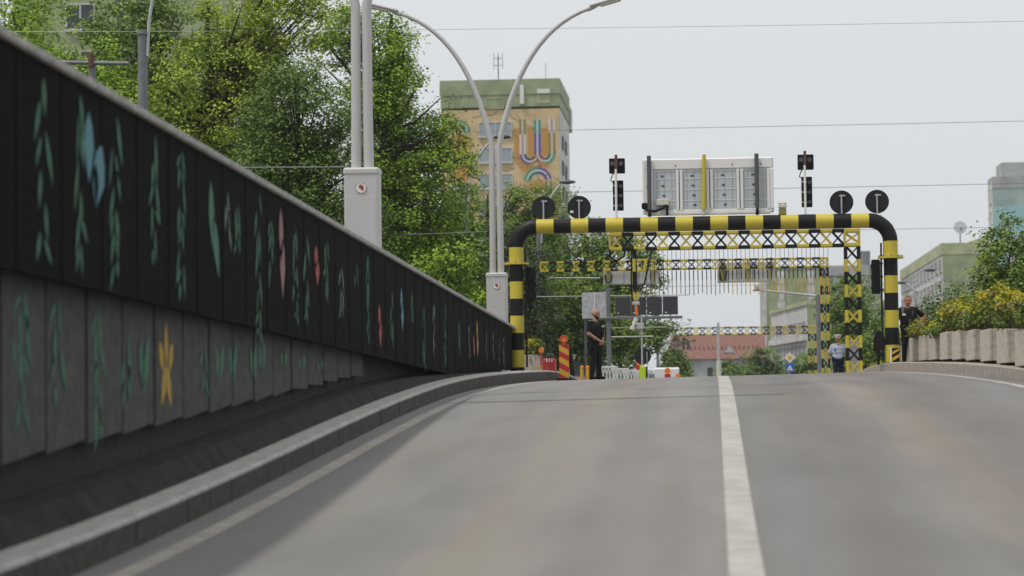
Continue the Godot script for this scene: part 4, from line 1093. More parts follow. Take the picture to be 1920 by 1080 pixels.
func build_trees() -> void:
	var bright := [Color(0.23, 0.35, 0.035), Color(0.27, 0.40, 0.045), Color(0.19, 0.30, 0.03)]
	var lime := [Color(0.28, 0.37, 0.045), Color(0.33, 0.41, 0.06), Color(0.24, 0.33, 0.04), Color(0.28, 0.37, 0.045), Color(0.25, 0.29, 0.06)]
	var dark := [   # the one deep-leaved species, by the foremost lamp
		Color(0.115, 0.185, 0.04), Color(0.135, 0.205, 0.045), Color(0.105, 0.17, 0.04)]
	var mid := [Color(0.15, 0.23, 0.04), Color(0.20, 0.28, 0.05), Color(0.115, 0.185, 0.04)]
	var dull := [Color(0.075, 0.105, 0.045), Color(0.10, 0.125, 0.06), Color(0.06, 0.085, 0.04)]
	tree("bright_tree", "bright green rounded tree over the wall's high end", Vector3(-23.2, 0, -80), [[0.3, 11.0, 0, 2.7, 2.5, 2.4], [-2.3, 10.2, 0, 2.5, 2.7, 2.2], [2.2, 9.2, 0, 1.9, 2.2, 2.0], [0.0, 8.0, 0, 3.0, 2.0, 2.0]], 1250, 62, 0.125, bright, 1)
	tree("dark_tree", "dark tree standing behind the bright rounded tree", Vector3(-23.2, 0, -97), [[0, 14.0, 0, 2.6, 2.8, 2.4], [0.5, 10.0, 0, 2.4, 3.2, 2.4], [3.4, 13.6, -3, 2.0, 2.0, 2.0]], 850, 42, 0.17, mid, 2)
	tree("yellow_green_tree", "broad yellow-green tree filling the view above the wall", Vector3(-16.0, 0, -76), [[0.0, 7.6, 0, 3.4, 3.6, 2.8], [1.6, 11.0, 0, 2.2, 2.4, 2.2], [-2.6, 6.6, 0.5, 2.0, 2.6, 2.0], [3.0, 11.4, 0, 1.5, 1.4, 1.5], [2.0, 5.0, 0, 2.6, 2.2, 2.0]], 1500, 58, 0.115, lime, 3, 0.44, -0.16)
	tree("deep_green_tree", "dense deep green tree left of the foremost twin-pipe lamp", Vector3(-11.7, 0, -68), [[0, 6.6, 0, 1.75, 2.4, 1.7], [0.9, 4.4, 0, 1.7, 2.0, 1.6], [-0.8, 4.6, 0.2, 1.3, 1.8, 1.4]], 980, 66, 0.1, dark, 4, 0.42, -0.25)
	tree("spreading_tree", "spreading light green tree right of the foremost twin-pipe lamp", Vector3(-12.0, 0, -86), [[0.6, 9.2, 0, 2.1, 2.6, 2.0], [1.9, 8.0, 0, 1.7, 1.6, 1.6], [0.2, 11.8, 0, 1.4, 1.5, 1.4], [-1.3, 12.6, 0, 1.2, 1.3, 1.3], [1.2, 5.8, 0, 2.1, 2.0, 1.8]], 1150, 58, 0.12, [mid[1], bright[2], bright[0], bright[1]], 5, 0.42, -0.12)
	tree("shade_tree", "dark shaded tree low between wall and spreading tree", Vector3(-11.2, 0, -92), [[0.4, 5.4, 0, 2.3, 2.4, 1.8], [1.8, 4.0, 0, 1.4, 2.0, 1.4], [-1.8, 4.5, 0, 1.6, 2.2, 1.5]], 330, 44, 0.18, mid, 6, 0.5, -0.3)
	tree("lamp_side_tree", "mid green tree behind the lamp pole, below the ochre tower", Vector3(-10.4, 0, -112), [[0, 7.0, 0, 2.2, 2.6, 2.0], [1.6, 5.6, 0, 1.9, 2.6, 1.8], [2.6, 8.0, 0, 1.5, 1.7, 1.4], [-0.6, 4.0, 0, 2.2, 2.0, 1.8]], 820, 58, 0.13, mid, 7, 0.44, -0.16)
	tree("grey_green_conifer", "dull grey-green tree beside the left striped post", Vector3(-8.6, 0, -103), [[0, 4.6, 0, 1.5, 2.2, 1.3], [0.5, 2.5, 0, 1.6, 1.8, 1.3], [-1.2, 3.0, 0, 1.3, 1.8, 1.2]], 420, 46, 0.13, dull, 8, 0.42, -0.3)
	tree("bush", "bright green bush peeping over the wall before the lamp pole", Vector3(-9.4, 0, -84), [[0, 3.7, 0, 1.5, 1.1, 1.0], [0.6, 2.6, 0, 1.4, 1.2, 1.0], [-0.8, 2.6, 0, 1.2, 1.2, 1.0]], 190, 44, 0.14, bright, 9, 0.36, -0.3)
	tree("roadside_tree", "tall mid green tree behind the thin lattice gantry's left half", Vector3(-6.3, 0, -122), [[0, 6.2, 0, 2.7, 2.6, 2.0], [2.2, 5.4, 0, 1.7, 2.2, 1.6], [-2.0, 5.6, 0, 1.8, 2.4, 1.7], [0.5, 3.6, 0, 2.4, 2.0, 1.7]], 860, 40, 0.165, mid, 10, 0.46, -0.18)
	tree("dark_roadside_tree", "dark tree directly behind the bald man", Vector3(-6.9, 0, -116), [[0, 3.2, 0, 2.2, 2.2, 1.6], [1.9, 2.4, 0, 1.8, 1.9, 1.5], [-1.4, 2.0, 0, 1.6, 1.9, 1.4]], 460, 46, 0.18, mid, 11, 0.46, -0.5)
	tree("airy_tree", "airy tree under the dark four-panel display", Vector3(-4.2, 0, -132), [[0, 2.9, 0, 1.9, 1.7, 1.5], [1.6, 3.0, 0, 1.3, 1.2, 1.1], [-1.4, 2.0, 0, 1.7, 1.7, 1.4]], 260, 36, 0.19, [mid[0], mid[2], dark[1]], 12, 0.46, -0.15)
	tree("right_tree", "mid green tree at the right edge in front of the teal tower", Vector3(8.2, 0.2, -72), [[0.6, 3.0, 0, 1.1, 1.6, 1.1], [1.3, 2.4, 0, 1.2, 1.5, 1.1], [0.1, 2.3, 0, 0.8, 0.9, 0.8]], 320, 44, 0.12, [mid[0], mid[2], mid[1]], 13, 0.32, -0.2)
	for a in [[8.5, -96.0, 1.7, 1.2, "left", 14], [10.0, -99.0, 2.5, 1.5, "right", 15]]:
		tree("feathery_bush", "tall feathery pale bush behind the planters, the %s hand one" % a[4], Vector3(a[0], 0.2, a[1]), [[0, a[2], 0, a[3], 1.1, 1.0], [0.2, 1.4, 0, a[3], 1.3, 1.0]], 190, 40, 0.15, [Color(0.10, 0.15, 0.05), Color(0.13, 0.18, 0.06), Color(0.08, 0.12, 0.045)], a[5], 0.4, -0.2, "feathery bushes")
	tree("street_tree", "dark round tree seen through the lattice gantry leg", Vector3(8.6, 0, -152), [[0, 4.3, 0, 1.9, 2.6, 1.7], [0.2, 2.3, 0, 2.0, 2.0, 1.6]], 330, 42, 0.2, mid, 16, 0.5, -0.35)
	tree("light_street_tree", "lighter green tree beside the dark round tree", Vector3(9.9, 0, -142), [[0, 2.2, 0, 1.3, 1.6, 1.2], [-0.9, 1.3, 0, 1.2, 1.3, 1.0]], 180, 40, 0.18, mid, 17, 0.42, -0.25)
	for a in [[1.6, -226.0, 1.7, 1.5, "nearer the pale pole", 18], [4.6, -230.0, 2.4, 2.2, "nearer the slab of flats", 19], [8.2, -225.0, 2.0, 1.8, "below the farthest gantry's leg", 20], [-3.6, -212.0, 2.6, 1.1, "left of the red-roofed house", 21]]:
		tree("bush", "rounded green bush before the far houses, " + a[4], Vector3(a[0], 0, a[1]), [[0, a[2] * 0.75, 0, a[3], a[2] * 0.75, 1.4], [a[3] * 0.6, a[2] * 0.5, 0, a[3] * 0.8, a[2] * 0.6, 1.2]], 150, 40, 0.26, [mid[0], mid[2], dull[0]], a[5], 0.55, -0.4, "bushes before the far houses")

# ---------------------------------------------------------------- planters
func planting(label: String, at: Vector3, long: float, high: float, wide: float, seed_no: int, group: String) -> void:
	var rng := RandomNumberGenerator.new(); rng.seed = seed_no
	var t := thing("planter_shrub", label, "shrub", at, 0.0, group)
	var spots := []; var tops := []; var buds := []
	for k in int(long * 26):
		var p := Vector3(rng.randf_range(-wide / 2.0, wide / 2.0), 0, rng.randf_range(-long / 2.0, long / 2.0))
		var h := high * rng.randf_range(0.3, 1.0) * (1.0 - 0.3 * absf(p.x) / wide)
		p.y = h
		(tops if h > high * 0.6 and rng.randf() < 0.75 else spots).append([p, rng.randf_range(0.09, 0.17)])
		if rng.randf() < 0.12: buds.append([p + Vector3(-0.1, -0.12, 0.08), 0.06])
	part("foliage", leaf_cloud(spots, 0.085, [Color(0.10, 0.16, 0.025), Color(0.15, 0.19, 0.03), Color(0.07, 0.11, 0.03), Color(0.2, 0.17, 0.06)], 34, rng), M.leaves, t)
	part("yellow_tops", leaf_cloud(tops, 0.075, [Color(0.33, 0.30, 0.02), Color(0.40, 0.33, 0.025), Color(0.24, 0.26, 0.025)], 36, rng), M.leaves, t)
	if buds.size() > 11: part("flowers", leaf_cloud(buds, 0.06, [Color(0.40, 0.05, 0.06), Color(0.5, 0.22, 0.16), Color(0.5, 0.4, 0.2)], 16, rng), M.leaves, t)
	var stems := S()
	for k in int(long * 7):
		var p := Vector3(rng.randf_range(-wide / 3.0, wide / 3.0), -0.06, rng.randf_range(-long / 2.2, long / 2.2))
		stems.tube([p, p + Vector3(rng.randf_range(-0.08, 0.08), high * 0.75, rng.randf_range(-0.08, 0.08))], [0.014, 0.006], 5)
	part("stems", stems, M.bark, t)

func planter(label: String, at: Vector3, size: Vector3, turn: float, group: String) -> void:
	var t := thing("concrete_planter", label, "planter", at, turn, group)
	var w := 0.07
	part("side", S().box(Vector3(-size.x / 2.0 + w / 2.0, size.y / 2.0, 0), Vector3(w, size.y, size.z), 0.012), M.concrete, t)
	part("side", S().box(Vector3(size.x / 2.0 - w / 2.0, size.y / 2.0, 0), Vector3(w, size.y, size.z), 0.012), M.concrete, t)
	for s in [-1.0, 1.0]: part("end", S().box(Vector3(0, size.y / 2.0, s * (size.z / 2.0 - w / 2.0 - 0.003)), Vector3(size.x - 2.0 * w, size.y - 0.004, w), 0.01), M.concrete, t)
	part("soil", S().box(Vector3(0, size.y - 0.14, 0), Vector3(size.x - 2.0 * w, 0.1, size.z - 2.0 * w)), M.bark, t)
	for s in [-1.0, 1.0]: part("foot", S().box(Vector3(0, -0.025, s * size.z * 0.35), Vector3(size.x - 0.1, 0.05, 0.2)), M.wall_core, t)

func build_planters() -> void:
	var names := ["first", "second", "third", "fourth", "fifth", "sixth", "seventh", "eighth", "ninth", "tenth", "eleventh", "twelfth", "thirteenth", "fourteenth", "fifteenth"]
	for k in 15:
		var d := 44.55 + 2.6 * k if k < 10 else 87.0 + 4.2 * (k - 10)
		var u := (lerpf(5.55, 5.24, k / 9.0) if k < 10 else 6.65) + 0.3
		var y := smooth_y(d, 5.0) + 0.21 + 0.05
		var high := 0.64
		planter("pale concrete planter on the right kerb, %s back from the ramp" % names[k], Vector3(u, y, -d), Vector3(0.6, high, 1.7), 0.0, "concrete planters along the right kerb")
		planting("yellow-topped leafy shrub in the %s concrete planter" % names[k], Vector3(u + 0.02, y + high - 0.1, -d), 2.3, (0.8 if k < 4 else (0.7 if k < 6 else 0.34)) + 0.08 * ((k * 7) % 3), 0.75, 200 + k, "shrubs in the right hand planters")
	# a further line of shrubs behind the first planters gives the hedge its depth
	for k in 5:
		var d := 45.0 + 3.3 * k
		planting("taller yellow-green hedge shrub behind the planters, %s back from the ramp" % names[k], Vector3(6.65, smooth_y(d, 5.0) + 0.2, -d), 3.3, 1.7 - 0.13 * k, 1.0, 230 + k, "hedge behind the right hand planters")
	planter("grey concrete planter at the end of the dark wall", Vector3(-5.13, smooth_y(67.0, -5.0) + 0.2, -67.0), Vector3(0.62, 0.55, 1.6), 0.0, "")
	planting("straggly flowering plant in the planter at the wall's end", Vector3(-5.1, smooth_y(67.0, -5.0) + 0.65, -67.0), 1.5, 0.55, 0.7, 260, "")

# ---------------------------------------------------------------- barriers and bollards
func build_barriers() -> void:
	var y := smooth_y(65.0, -4.4)
	var t := thing("red_barrier", "red plastic barrier block with reflectors beside the planter", "barrier", Vector3(-4.42, y, -65.0))
	part("block", S().box(Vector3(0, 0.3, 0), Vector3(0.34, 0.62, 0.5), 0.04), M.red, t)
	part("cap", S().box(Vector3(0.02, 0.68, 0.05), Vector3(0.2, 0.14, 0.2), 0.03), M.tube_dark, t)
	for k in 3: part("reflector", S().box(Vector3(-0.06 + 0.07 * k, 0.56, 0.252), Vector3(0.035, 0.1, 0.012), 0.004), M.white, t)
	part("strip", S().box(Vector3(-0.04, 0.28, 0.252), Vector3(0.03, 0.4, 0.006)), M.vine_pink, t)
	t = thing("striped_board", "red and yellow diagonal striped warning board with orange lamp", "marker board", Vector3(-3.9, smooth_y(63.0, -3.9), -63.0))
	part("board", S().box(Vector3(0, 0.48, 0), Vector3(0.26, 0.92, 0.05), 0.01), M.red, t)
	for k in 3:
		var b := 0.04 + 0.3 * k
		part("stripe", S().prism(PackedVector2Array([Vector2(-0.125, b + 0.14), Vector2(0.125, b), Vector2(0.125, minf(b + 0.15, 0.93)), Vector2(-0.125, minf(b + 0.29, 0.93))]), Vector3(0, 0, 0.026), Vector3.RIGHT, Vector3.UP, Vector3(0, 0, 0.004)), M.amber_paint, t)
	part("foot", S().box(Vector3(0, 0.02, 0), Vector3(0.4, 0.08, 0.5), 0.02), M.rubber, t)
	var l := part("warning_lamp", S().tube([Vector3(0, 1.08, -0.05), Vector3(0, 1.08, 0.05)], 0.105, 20), M.orange, t)
	part("lamp_neck", S().box(Vector3(0, 0.97, 0), Vector3(0.08, 0.08, 0.06), 0.01), M.orange, l)
	part("lens_rim", S().tube(ring_path(Vector3(0, 1.08, 0.055), 0.085, 20), 0.012, 6, false), M.red, l)
	t = thing("lamp_stake", "slim yellow stake with orange lamp left of the red barrier", "marker", Vector3(-4.72, y + 0.02, -65.6))
	part("stake", S().box(Vector3(0, 0.2, 0), Vector3(0.09, 0.42, 0.06), 0.01), M.amber_paint, t)
	part("neck", S().box(Vector3(0.03, 0.55, 0), Vector3(0.04, 0.4, 0.04), 0.008), M.red, t)
	part("lamp", S().tube([Vector3(0.04, 0.83, -0.04), Vector3(0.04, 0.83, 0.04)], [0.08, 0.07], 16), M.orange, t)
	for k in 3:
		t = thing("yellow_bollard", ["yellow bollard next to the striped warning board", "middle yellow bollard of three beside the bald man", "yellow bollard against the bald man's leg"][k], "bollard", Vector3(-3.66 + 0.16 * k, smooth_y(67.0, -3.6), -67.0), 0.0, "yellow bollards")
		part("post", S().tube([Vector3.ZERO, Vector3(0, 0.36, 0)], [0.05, 0.045], 12), M.amber_paint, t)
		part("cap", S().ball(Vector3(0, 0.37, 0), Vector3(0.055, 0.05, 0.055)), M.orange, t)
	# white lattice crowd barriers
	for k in 4:
		t = thing("lattice_barrier", ["white lattice crowd barrier next to the bald man's legs", "white lattice crowd barrier second from the bald man", "white lattice crowd barrier third from the bald man", "white lattice crowd barrier nearest the lime green post base"][k], "barrier", Vector3(-3.45 + 0.30 * k, smooth_y(80.0 + 1.6 * k, -3.3), -80.0 - 1.6 * k), 0.5, "white lattice barriers")
		for a in [0.2, 0.78]: part("rail", S().box(Vector3(0, a, 0), Vector3(0.62, 0.05, 0.04), 0.008), M.white, t)
		for q in 5: part("bar", S().bar(Vector3(-0.3 + 0.12 * q, 0.2, 0), Vector3(-0.18 + 0.12 * q, 0.77, 0), 0.03, 0.02), M.white, t)
		for q in 5: part("bar", S().bar(Vector3(-0.18 + 0.12 * q, 0.2, 0.022), Vector3(-0.3 + 0.12 * q, 0.77, 0.022), 0.03, 0.02), M.white, t)
		part("leg", S().box(Vector3(0, 0.1, 0), Vector3(0.06, 0.22, 0.4)), M.tube_dark, t)
	for a in [[-2.72, -88.0, "left of the lime green base"], [-2.0, -104.0, "in front of the white van"]]:
		t = thing("lamp_barrel", "small red marker with orange lamp " + a[2], "marker", Vector3(a[0], smooth_y(-a[1], a[0]), a[1]))
		part("barrel", S().tube([Vector3.ZERO, Vector3(0, 1.12, 0)], [0.15, 0.13], 14), M.red, t)
		part("band", S().tube([Vector3(0, 0.8, 0), Vector3(0, 0.95, 0)], 0.152, 14), M.white, t)
		part("lamp", S().tube([Vector3(0, 1.25, -0.05), Vector3(0, 1.25, 0.05)], 0.13, 16), M.orange, t)

# ---------------------------------------------------------------- vehicles
func vehicle(called: String, label: String, category: String, at: Vector3, turn: float, size: Vector3, outline: Array, paint: Material, glass: Array) -> void:
	# outline: side profile in shares of length and height, nose at 0; built nose towards +z
	var t := thing(called, label, category, at, turn)
	var pts := PackedVector2Array()
	for q in outline: pts.append(Vector2((0.5 - q[0]) * size.z, q[1] * size.y))
	var inset := 0.08
	part("body", S().prism(pts, Vector3(-size.x / 2.0 + inset, 0, 0), Vector3.BACK, Vector3.UP, Vector3(size.x - 2.0 * inset, 0, 0)), paint, t)
	var belt := PackedVector2Array()
	for q in outline: belt.append(Vector2((0.5 - q[0]) * size.z * 0.985, minf(q[1], 0.56) * size.y))
	part("sides", S().prism(belt, Vector3(-size.x / 2.0, 0, 0), Vector3.BACK, Vector3.UP, Vector3(size.x, 0, 0)), paint, t)
	for g in glass:   # [z0,y0,z1,y1] panes across the width, shares of length and height
		var a := Vector3(0, g[1] * size.y, (0.5 - g[0]) * size.z); var b := Vector3(0, g[3] * size.y, (0.5 - g[2]) * size.z)
		var nrm := Vector3(0, -(b - a).z, (b - a).y).normalized()
		if nrm.z * g[4] < 0.0: nrm = -nrm
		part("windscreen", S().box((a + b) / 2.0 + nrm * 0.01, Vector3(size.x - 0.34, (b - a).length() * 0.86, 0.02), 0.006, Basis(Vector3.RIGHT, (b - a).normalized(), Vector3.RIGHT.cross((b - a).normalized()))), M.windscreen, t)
	for s in [-1.0, 1.0]:
		part("side_window", S().box(Vector3(s * (size.x / 2.0 - inset + 0.004), size.y * 0.74, -size.z * 0.06), Vector3(0.012, size.y * 0.26, size.z * 0.46), 0.004), M.glass_dark, t)
		part("headlight", S().box(Vector3(s * (size.x / 2.0 - 0.26), size.y * 0.42, size.z * 0.493), Vector3(0.3, 0.16, 0.05), 0.02), M.white, t)
		part("tail_light", S().box(Vector3(s * (size.x / 2.0 - 0.16), size.y * 0.48, -size.z * 0.493), Vector3(0.14, 0.3, 0.05), 0.02), M.red, t)
		part("mirror", S().box(Vector3(s * (size.x / 2.0 + 0.1), size.y * 0.62, size.z * 0.24), Vector3(0.18, 0.16, 0.1), 0.03), M.rubber, t)
		for z in [0.32, -0.32]:
			var w := part("wheel", S().tube([Vector3(s * (size.x / 2.0 - 0.2), 0.31, z * size.z), Vector3(s * (size.x / 2.0 + 0.01), 0.31, z * size.z)], 0.31, 20), M.rubber, t)
			part("rim", S().tube([Vector3(s * (size.x / 2.0 - 0.1), 0.31, z * size.z), Vector3(s * (size.x / 2.0 + 0.018), 0.31, z * size.z)], 0.19, 14), M.galvanised, w)
	part("bumper", S().box(Vector3(0, size.y * 0.22, size.z * 0.495), Vector3(size.x - 0.1, 0.24, 0.1), 0.03), M.rubber, t)
	part("plate", S().box(Vector3(0, size.y * 0.24, size.z * 0.495 + 0.056), Vector3(0.5, 0.11, 0.01)), M.white, t)

func build_vehicles() -> void:
	var van := [[0.0, 0.16], [0.0, 0.45], [0.13, 0.56], [0.27, 0.95], [0.33, 1.0], [0.97, 1.0], [1.0, 0.95], [1.0, 0.16]]
	var car := [[0.0, 0.2], [0.0, 0.5], [0.04, 0.58], [0.28, 0.66], [0.42, 0.97], [0.5, 1.0], [0.72, 0.98], [0.9, 0.68], [1.0, 0.62], [1.0, 0.2]]
	vehicle("parked_van", "pinkish white van behind the yellow bollards", "van", Vector3(-6.6, -0.92, -125.0), 0.1, Vector3(1.9, 2.35, 4.8), van, M.car_pink, [[0.13, 0.56, 0.27, 0.95, 1.0]])
	vehicle("parked_van", "white van beyond the white lattice barriers", "van", Vector3(-5.4, -0.88, -140.0), 0.0, Vector3(1.95, 2.1, 5.0), van, M.car_white, [[0.13, 0.56, 0.27, 0.95, 1.0]])
	vehicle("parked_car", "white car with blue trim beside the lime green post base", "car", Vector3(-3.95, -0.85, -118.0), -0.2, Vector3(1.75, 1.5, 4.2), car, M.car_white, [[0.28, 0.66, 0.42, 0.97, 1.0], [0.72, 0.98, 0.9, 0.68, -1.0]])
	vehicle("parked_van", "plain white van with an orange lamp before the red-roofed house", "van", Vector3(-3.1, -0.84, -160.0), PI, Vector3(1.75, 2.06, 4.6), van, M.car_white, [])
	var t := thing("orange_lamp", "orange lamp at the white van's corner", "lamp", Vector3(-2.35, -0.84, -157.0))
	part("lamp", S().tube([Vector3(0, 1.48, -0.05), Vector3(0, 1.48, 0.05)], 0.16, 16), M.orange, t)
	part("stake", S().box(Vector3(0, 0.68, 0), Vector3(0.08, 1.36, 0.06), 0.01), M.red, t)

# ---------------------------------------------------------------- people
const SKIN := Color(0.37, 0.215, 0.155)
const SKIN_RED := Color(0.46, 0.19, 0.14)
const CLOTH := Color(0.009, 0.009, 0.011)
const CLOTH2 := Color(0.012, 0.012, 0.015)
const BOOT := Color(0.012, 0.011, 0.011)
const BEARD := Color(0.035, 0.022, 0.018)
const HAIR := Color(0.10, 0.085, 0.08)
const EYE := Color(0.02, 0.015, 0.012)
const WHITE := Color(0.66, 0.66, 0.66)
const SHIRT := Color(0.46, 0.50, 0.62)
const NAVY := Color(0.018, 0.02, 0.05)

func skinned(s: Shape, bones: Array, cell: float, k: float) -> void:
	# bones: [from, to, radius, radius, colour]; the joined field is meshed as surface nets
	var lo := Vector3.ONE * 1e6; var hi := -lo
	for b in bones:
		var r: float = maxf(b[2], b[3]) + k + cell * 2.0
		for e in 2:
			lo = lo.min((b[e] as Vector3) - Vector3.ONE * r); hi = hi.max((b[e] as Vector3) + Vector3.ONE * r)
	var nx := int((hi.x - lo.x) / cell) + 2; var ny := int((hi.y - lo.y) / cell) + 2; var nz := int((hi.z - lo.z) / cell) + 2
	var field := PackedFloat32Array(); field.resize(nx * ny * nz); field.fill(1.0)
	var best := field.duplicate()
	var owner_of := PackedByteArray(); owner_of.resize(nx * ny * nz)
	for i in bones.size():
		var b = bones[i]
		var pa: Vector3 = b[0]; var pb: Vector3 = b[1]
		var r: float = maxf(b[2], b[3]) + k + cell * 2.0
		var l := (pa.min(pb) - Vector3.ONE * r - lo) / cell; var h := (pa.max(pb) + Vector3.ONE * r - lo) / cell
		var ab := pb - pa
		var q := maxf(ab.length_squared(), 1e-9)
		for z in range(maxi(0, int(l.z)), mini(nz, int(h.z) + 1)):
			for y in range(maxi(0, int(l.y)), mini(ny, int(h.y) + 1)):
				for x in range(maxi(0, int(l.x)), mini(nx, int(h.x) + 1)):
					var p := lo + Vector3(x, y, z) * cell
					var t := clampf((p - pa).dot(ab) / q, 0.0, 1.0)
					var d := (p - pa - ab * t).length() - lerpf(b[2], b[3], t)
					var at := x + nx * (y + ny * z)
					if d < best[at]:
						best[at] = d; owner_of[at] = i
					var f := field[at]
					var m := clampf(0.5 + 0.5 * (f - d) / k, 0.0, 1.0)
					field[at] = lerpf(f, d, m) - k * m * (1.0 - m)
	var where := {}
	var pts := PackedVector3Array(); var cols := PackedColorArray()
	var corner := [0, 1, nx, nx + 1, nx * ny, nx * ny + 1, nx * ny + nx, nx * ny + nx + 1]
	var edges := [[0, 1], [2, 3], [4, 5], [6, 7], [0, 2], [1, 3], [4, 6], [5, 7], [0, 4], [1, 5], [2, 6], [3, 7]]
	for z in nz - 1:
		for y in ny - 1:
			for x in nx - 1:
				var at := x + nx * (y + ny * z)
				if absf(field[at]) > cell * 2.0: continue
				var mask := 0
				for c in 8:
					if field[at + corner[c]] < 0.0: mask |= 1 << c
				if mask == 0 or mask == 255: continue
				var sum := Vector3.ZERO; var count := 0
				for e in edges:
					var ia: int = (mask >> e[0]) & 1; var ib: int = (mask >> e[1]) & 1
					if ia == ib: continue
					var fa := field[at + corner[e[0]]]; var fb := field[at + corner[e[1]]]
					var t := fa / (fa - fb)
					var ca := Vector3(e[0] & 1, (e[0] >> 1) & 1, e[0] >> 2); var cb := Vector3(e[1] & 1, (e[1] >> 1) & 1, e[1] >> 2)
					sum += ca.lerp(cb, t); count += 1
				where[at] = pts.size()
				pts.append(lo + (Vector3(x, y, z) + sum / count) * cell)
				var near := at; var least := 1e9
				for c in 8:
					if absf(field[at + corner[c]]) < least: least = absf(field[at + corner[c]]); near = at + corner[c]
				cols.append(bones[owner_of[near]][4])
	var normals := PackedVector3Array(); normals.resize(pts.size())
	var faces := []
	for at in where:
		for axis in 3:
			var step: int = [1, nx, nx * ny][axis]
			var p: int = [nx, nx * ny, 1][axis]; var q: int = [nx * ny, 1, nx][axis]
			var inside := field[at] < 0.0
			if inside == (field[at + step] < 0.0): continue
			if not (where.has(at - p) and where.has(at - q) and where.has(at - p - q)): continue
			var a: int = where[at]; var b: int = where[at - p]; var c: int = where[at - p - q]; var d: int = where[at - q]
			var nrm := (pts[b] - pts[a]).cross(pts[c] - pts[a]) + (pts[c] - pts[a]).cross(pts[d] - pts[a])
			var out: Vector3 = [Vector3.RIGHT, Vector3.UP, Vector3.BACK][axis] * (1.0 if inside else -1.0)
			if nrm.dot(out) < 0.0: nrm = -nrm
			for i in [a, b, c, d]: normals[i] += nrm
			faces.append([a, b, c]); faces.append([a, c, d])
	for i in normals.size(): normals[i] = normals[i].normalized()
	for f in faces:
		var before := s.v.size()
		s.tri(pts[f[0]], pts[f[1]], pts[f[2]], normals[f[0]], normals[f[1]], normals[f[2]])
		s.c.append(cols[f[0]])
		if s.v[before + 1] == pts[f[1]]: s.c.append(cols[f[1]]); s.c.append(cols[f[2]])
		else: s.c.append(cols[f[2]]); s.c.append(cols[f[1]])

func head_bones(at: Vector3, face: Vector3, skin: Color, hair: Color, beard: Color) -> Array:
	# at = centre of the skull, face = where it looks
	var f := face.normalized(); var r := Vector3.UP.cross(f).normalized(); var u := f.cross(r)
	var P := func(x: float, y: float, z: float) -> Vector3: return at + r * x + u * y + f * z
	var b := [
		[P.call(0, 0.02, -0.025), P.call(0, 0.035, 0.02), 0.088, 0.084, skin], [P.call(0, -0.02, 0.03), P.call(0, -0.06, 0.045), 0.066, 0.056, skin],
		[P.call(0, -0.10, 0.055), P.call(0, -0.095, 0.06), 0.042, 0.04, beard], [P.call(-0.045, -0.07, 0.035), P.call(0.045, -0.07, 0.035), 0.038, 0.038, beard],
		[P.call(0, -0.01, 0.098), P.call(0, -0.045, 0.118), 0.010, 0.016, skin], [P.call(-0.035, 0.012, 0.088), P.call(0.035, 0.012, 0.088), 0.014, 0.014, skin],
		[P.call(-0.088, 0.0, 0.0), P.call(-0.09, -0.04, 0.004), 0.018, 0.013, skin], [P.call(0.088, 0.0, 0.0), P.call(0.09, -0.04, 0.004), 0.018, 0.013, skin],
		[P.call(-0.022, -0.073, 0.098), P.call(0.022, -0.073, 0.098), 0.009, 0.009, Color(0.28, 0.10, 0.09)],
		[P.call(-0.032, -0.008, 0.098), P.call(-0.03, -0.008, 0.098), 0.009, 0.009, EYE], [P.call(0.032, -0.008, 0.098), P.call(0.03, -0.008, 0.098), 0.009, 0.009, EYE]]
	if hair != skin:
		b.append([P.call(0, 0.04, -0.035), P.call(0, 0.062, 0.02), 0.088, 0.072, hair])
	return b

func hand_bones(wrist: Vector3, along: Vector3, palm: Vector3, skin: Color, curl: float, side: float) -> Array:
	# five fingers from the palm; palm = the way the palm faces, side = +1 or -1 for the thumb
	var f := along.normalized(); var n := (palm - f * palm.dot(f)).normalized(); var r := f.cross(n) * side
	var b := [[wrist, wrist + f * 0.045, 0.028, 0.032, skin], [wrist + f * 0.05 - r * 0.022, wrist + f * 0.085 - r * 0.026, 0.02, 0.015, skin], [wrist + f * 0.05 + r * 0.022, wrist + f * 0.09 + r * 0.026, 0.021, 0.016, skin]]
	for k in 4:
		var root := wrist + f * 0.085 + r * (-0.033 + 0.022 * k)
		var l: float = [0.026, 0.033, 0.036, 0.032][k]
		var a := curl * 0.6; var c := curl * 1.3
		var p1 := root + (f * cos(a) + n * sin(a)) * l
		var p2 := p1 + (f * cos(c) + n * sin(c)) * l * 0.8
		var p3 := p2 + (f * cos(c * 1.35) + n * sin(c * 1.35)) * l * 0.6
		b.append([root, p1, 0.0095, 0.009, skin]); b.append([p1, p2, 0.009, 0.0085, skin]); b.append([p2, p3, 0.0085, 0.0075, skin])
	var t0 := wrist + f * 0.03 + r * 0.032
	var t1 := t0 + (f * 0.7 + r * 0.6 + n * 0.3).normalized() * 0.04
	b.append([t0, t1, 0.013, 0.011, skin]); b.append([t1, t1 + (f * 0.9 + n * 0.4).normalized() * 0.03, 0.011, 0.009, skin])
	return b

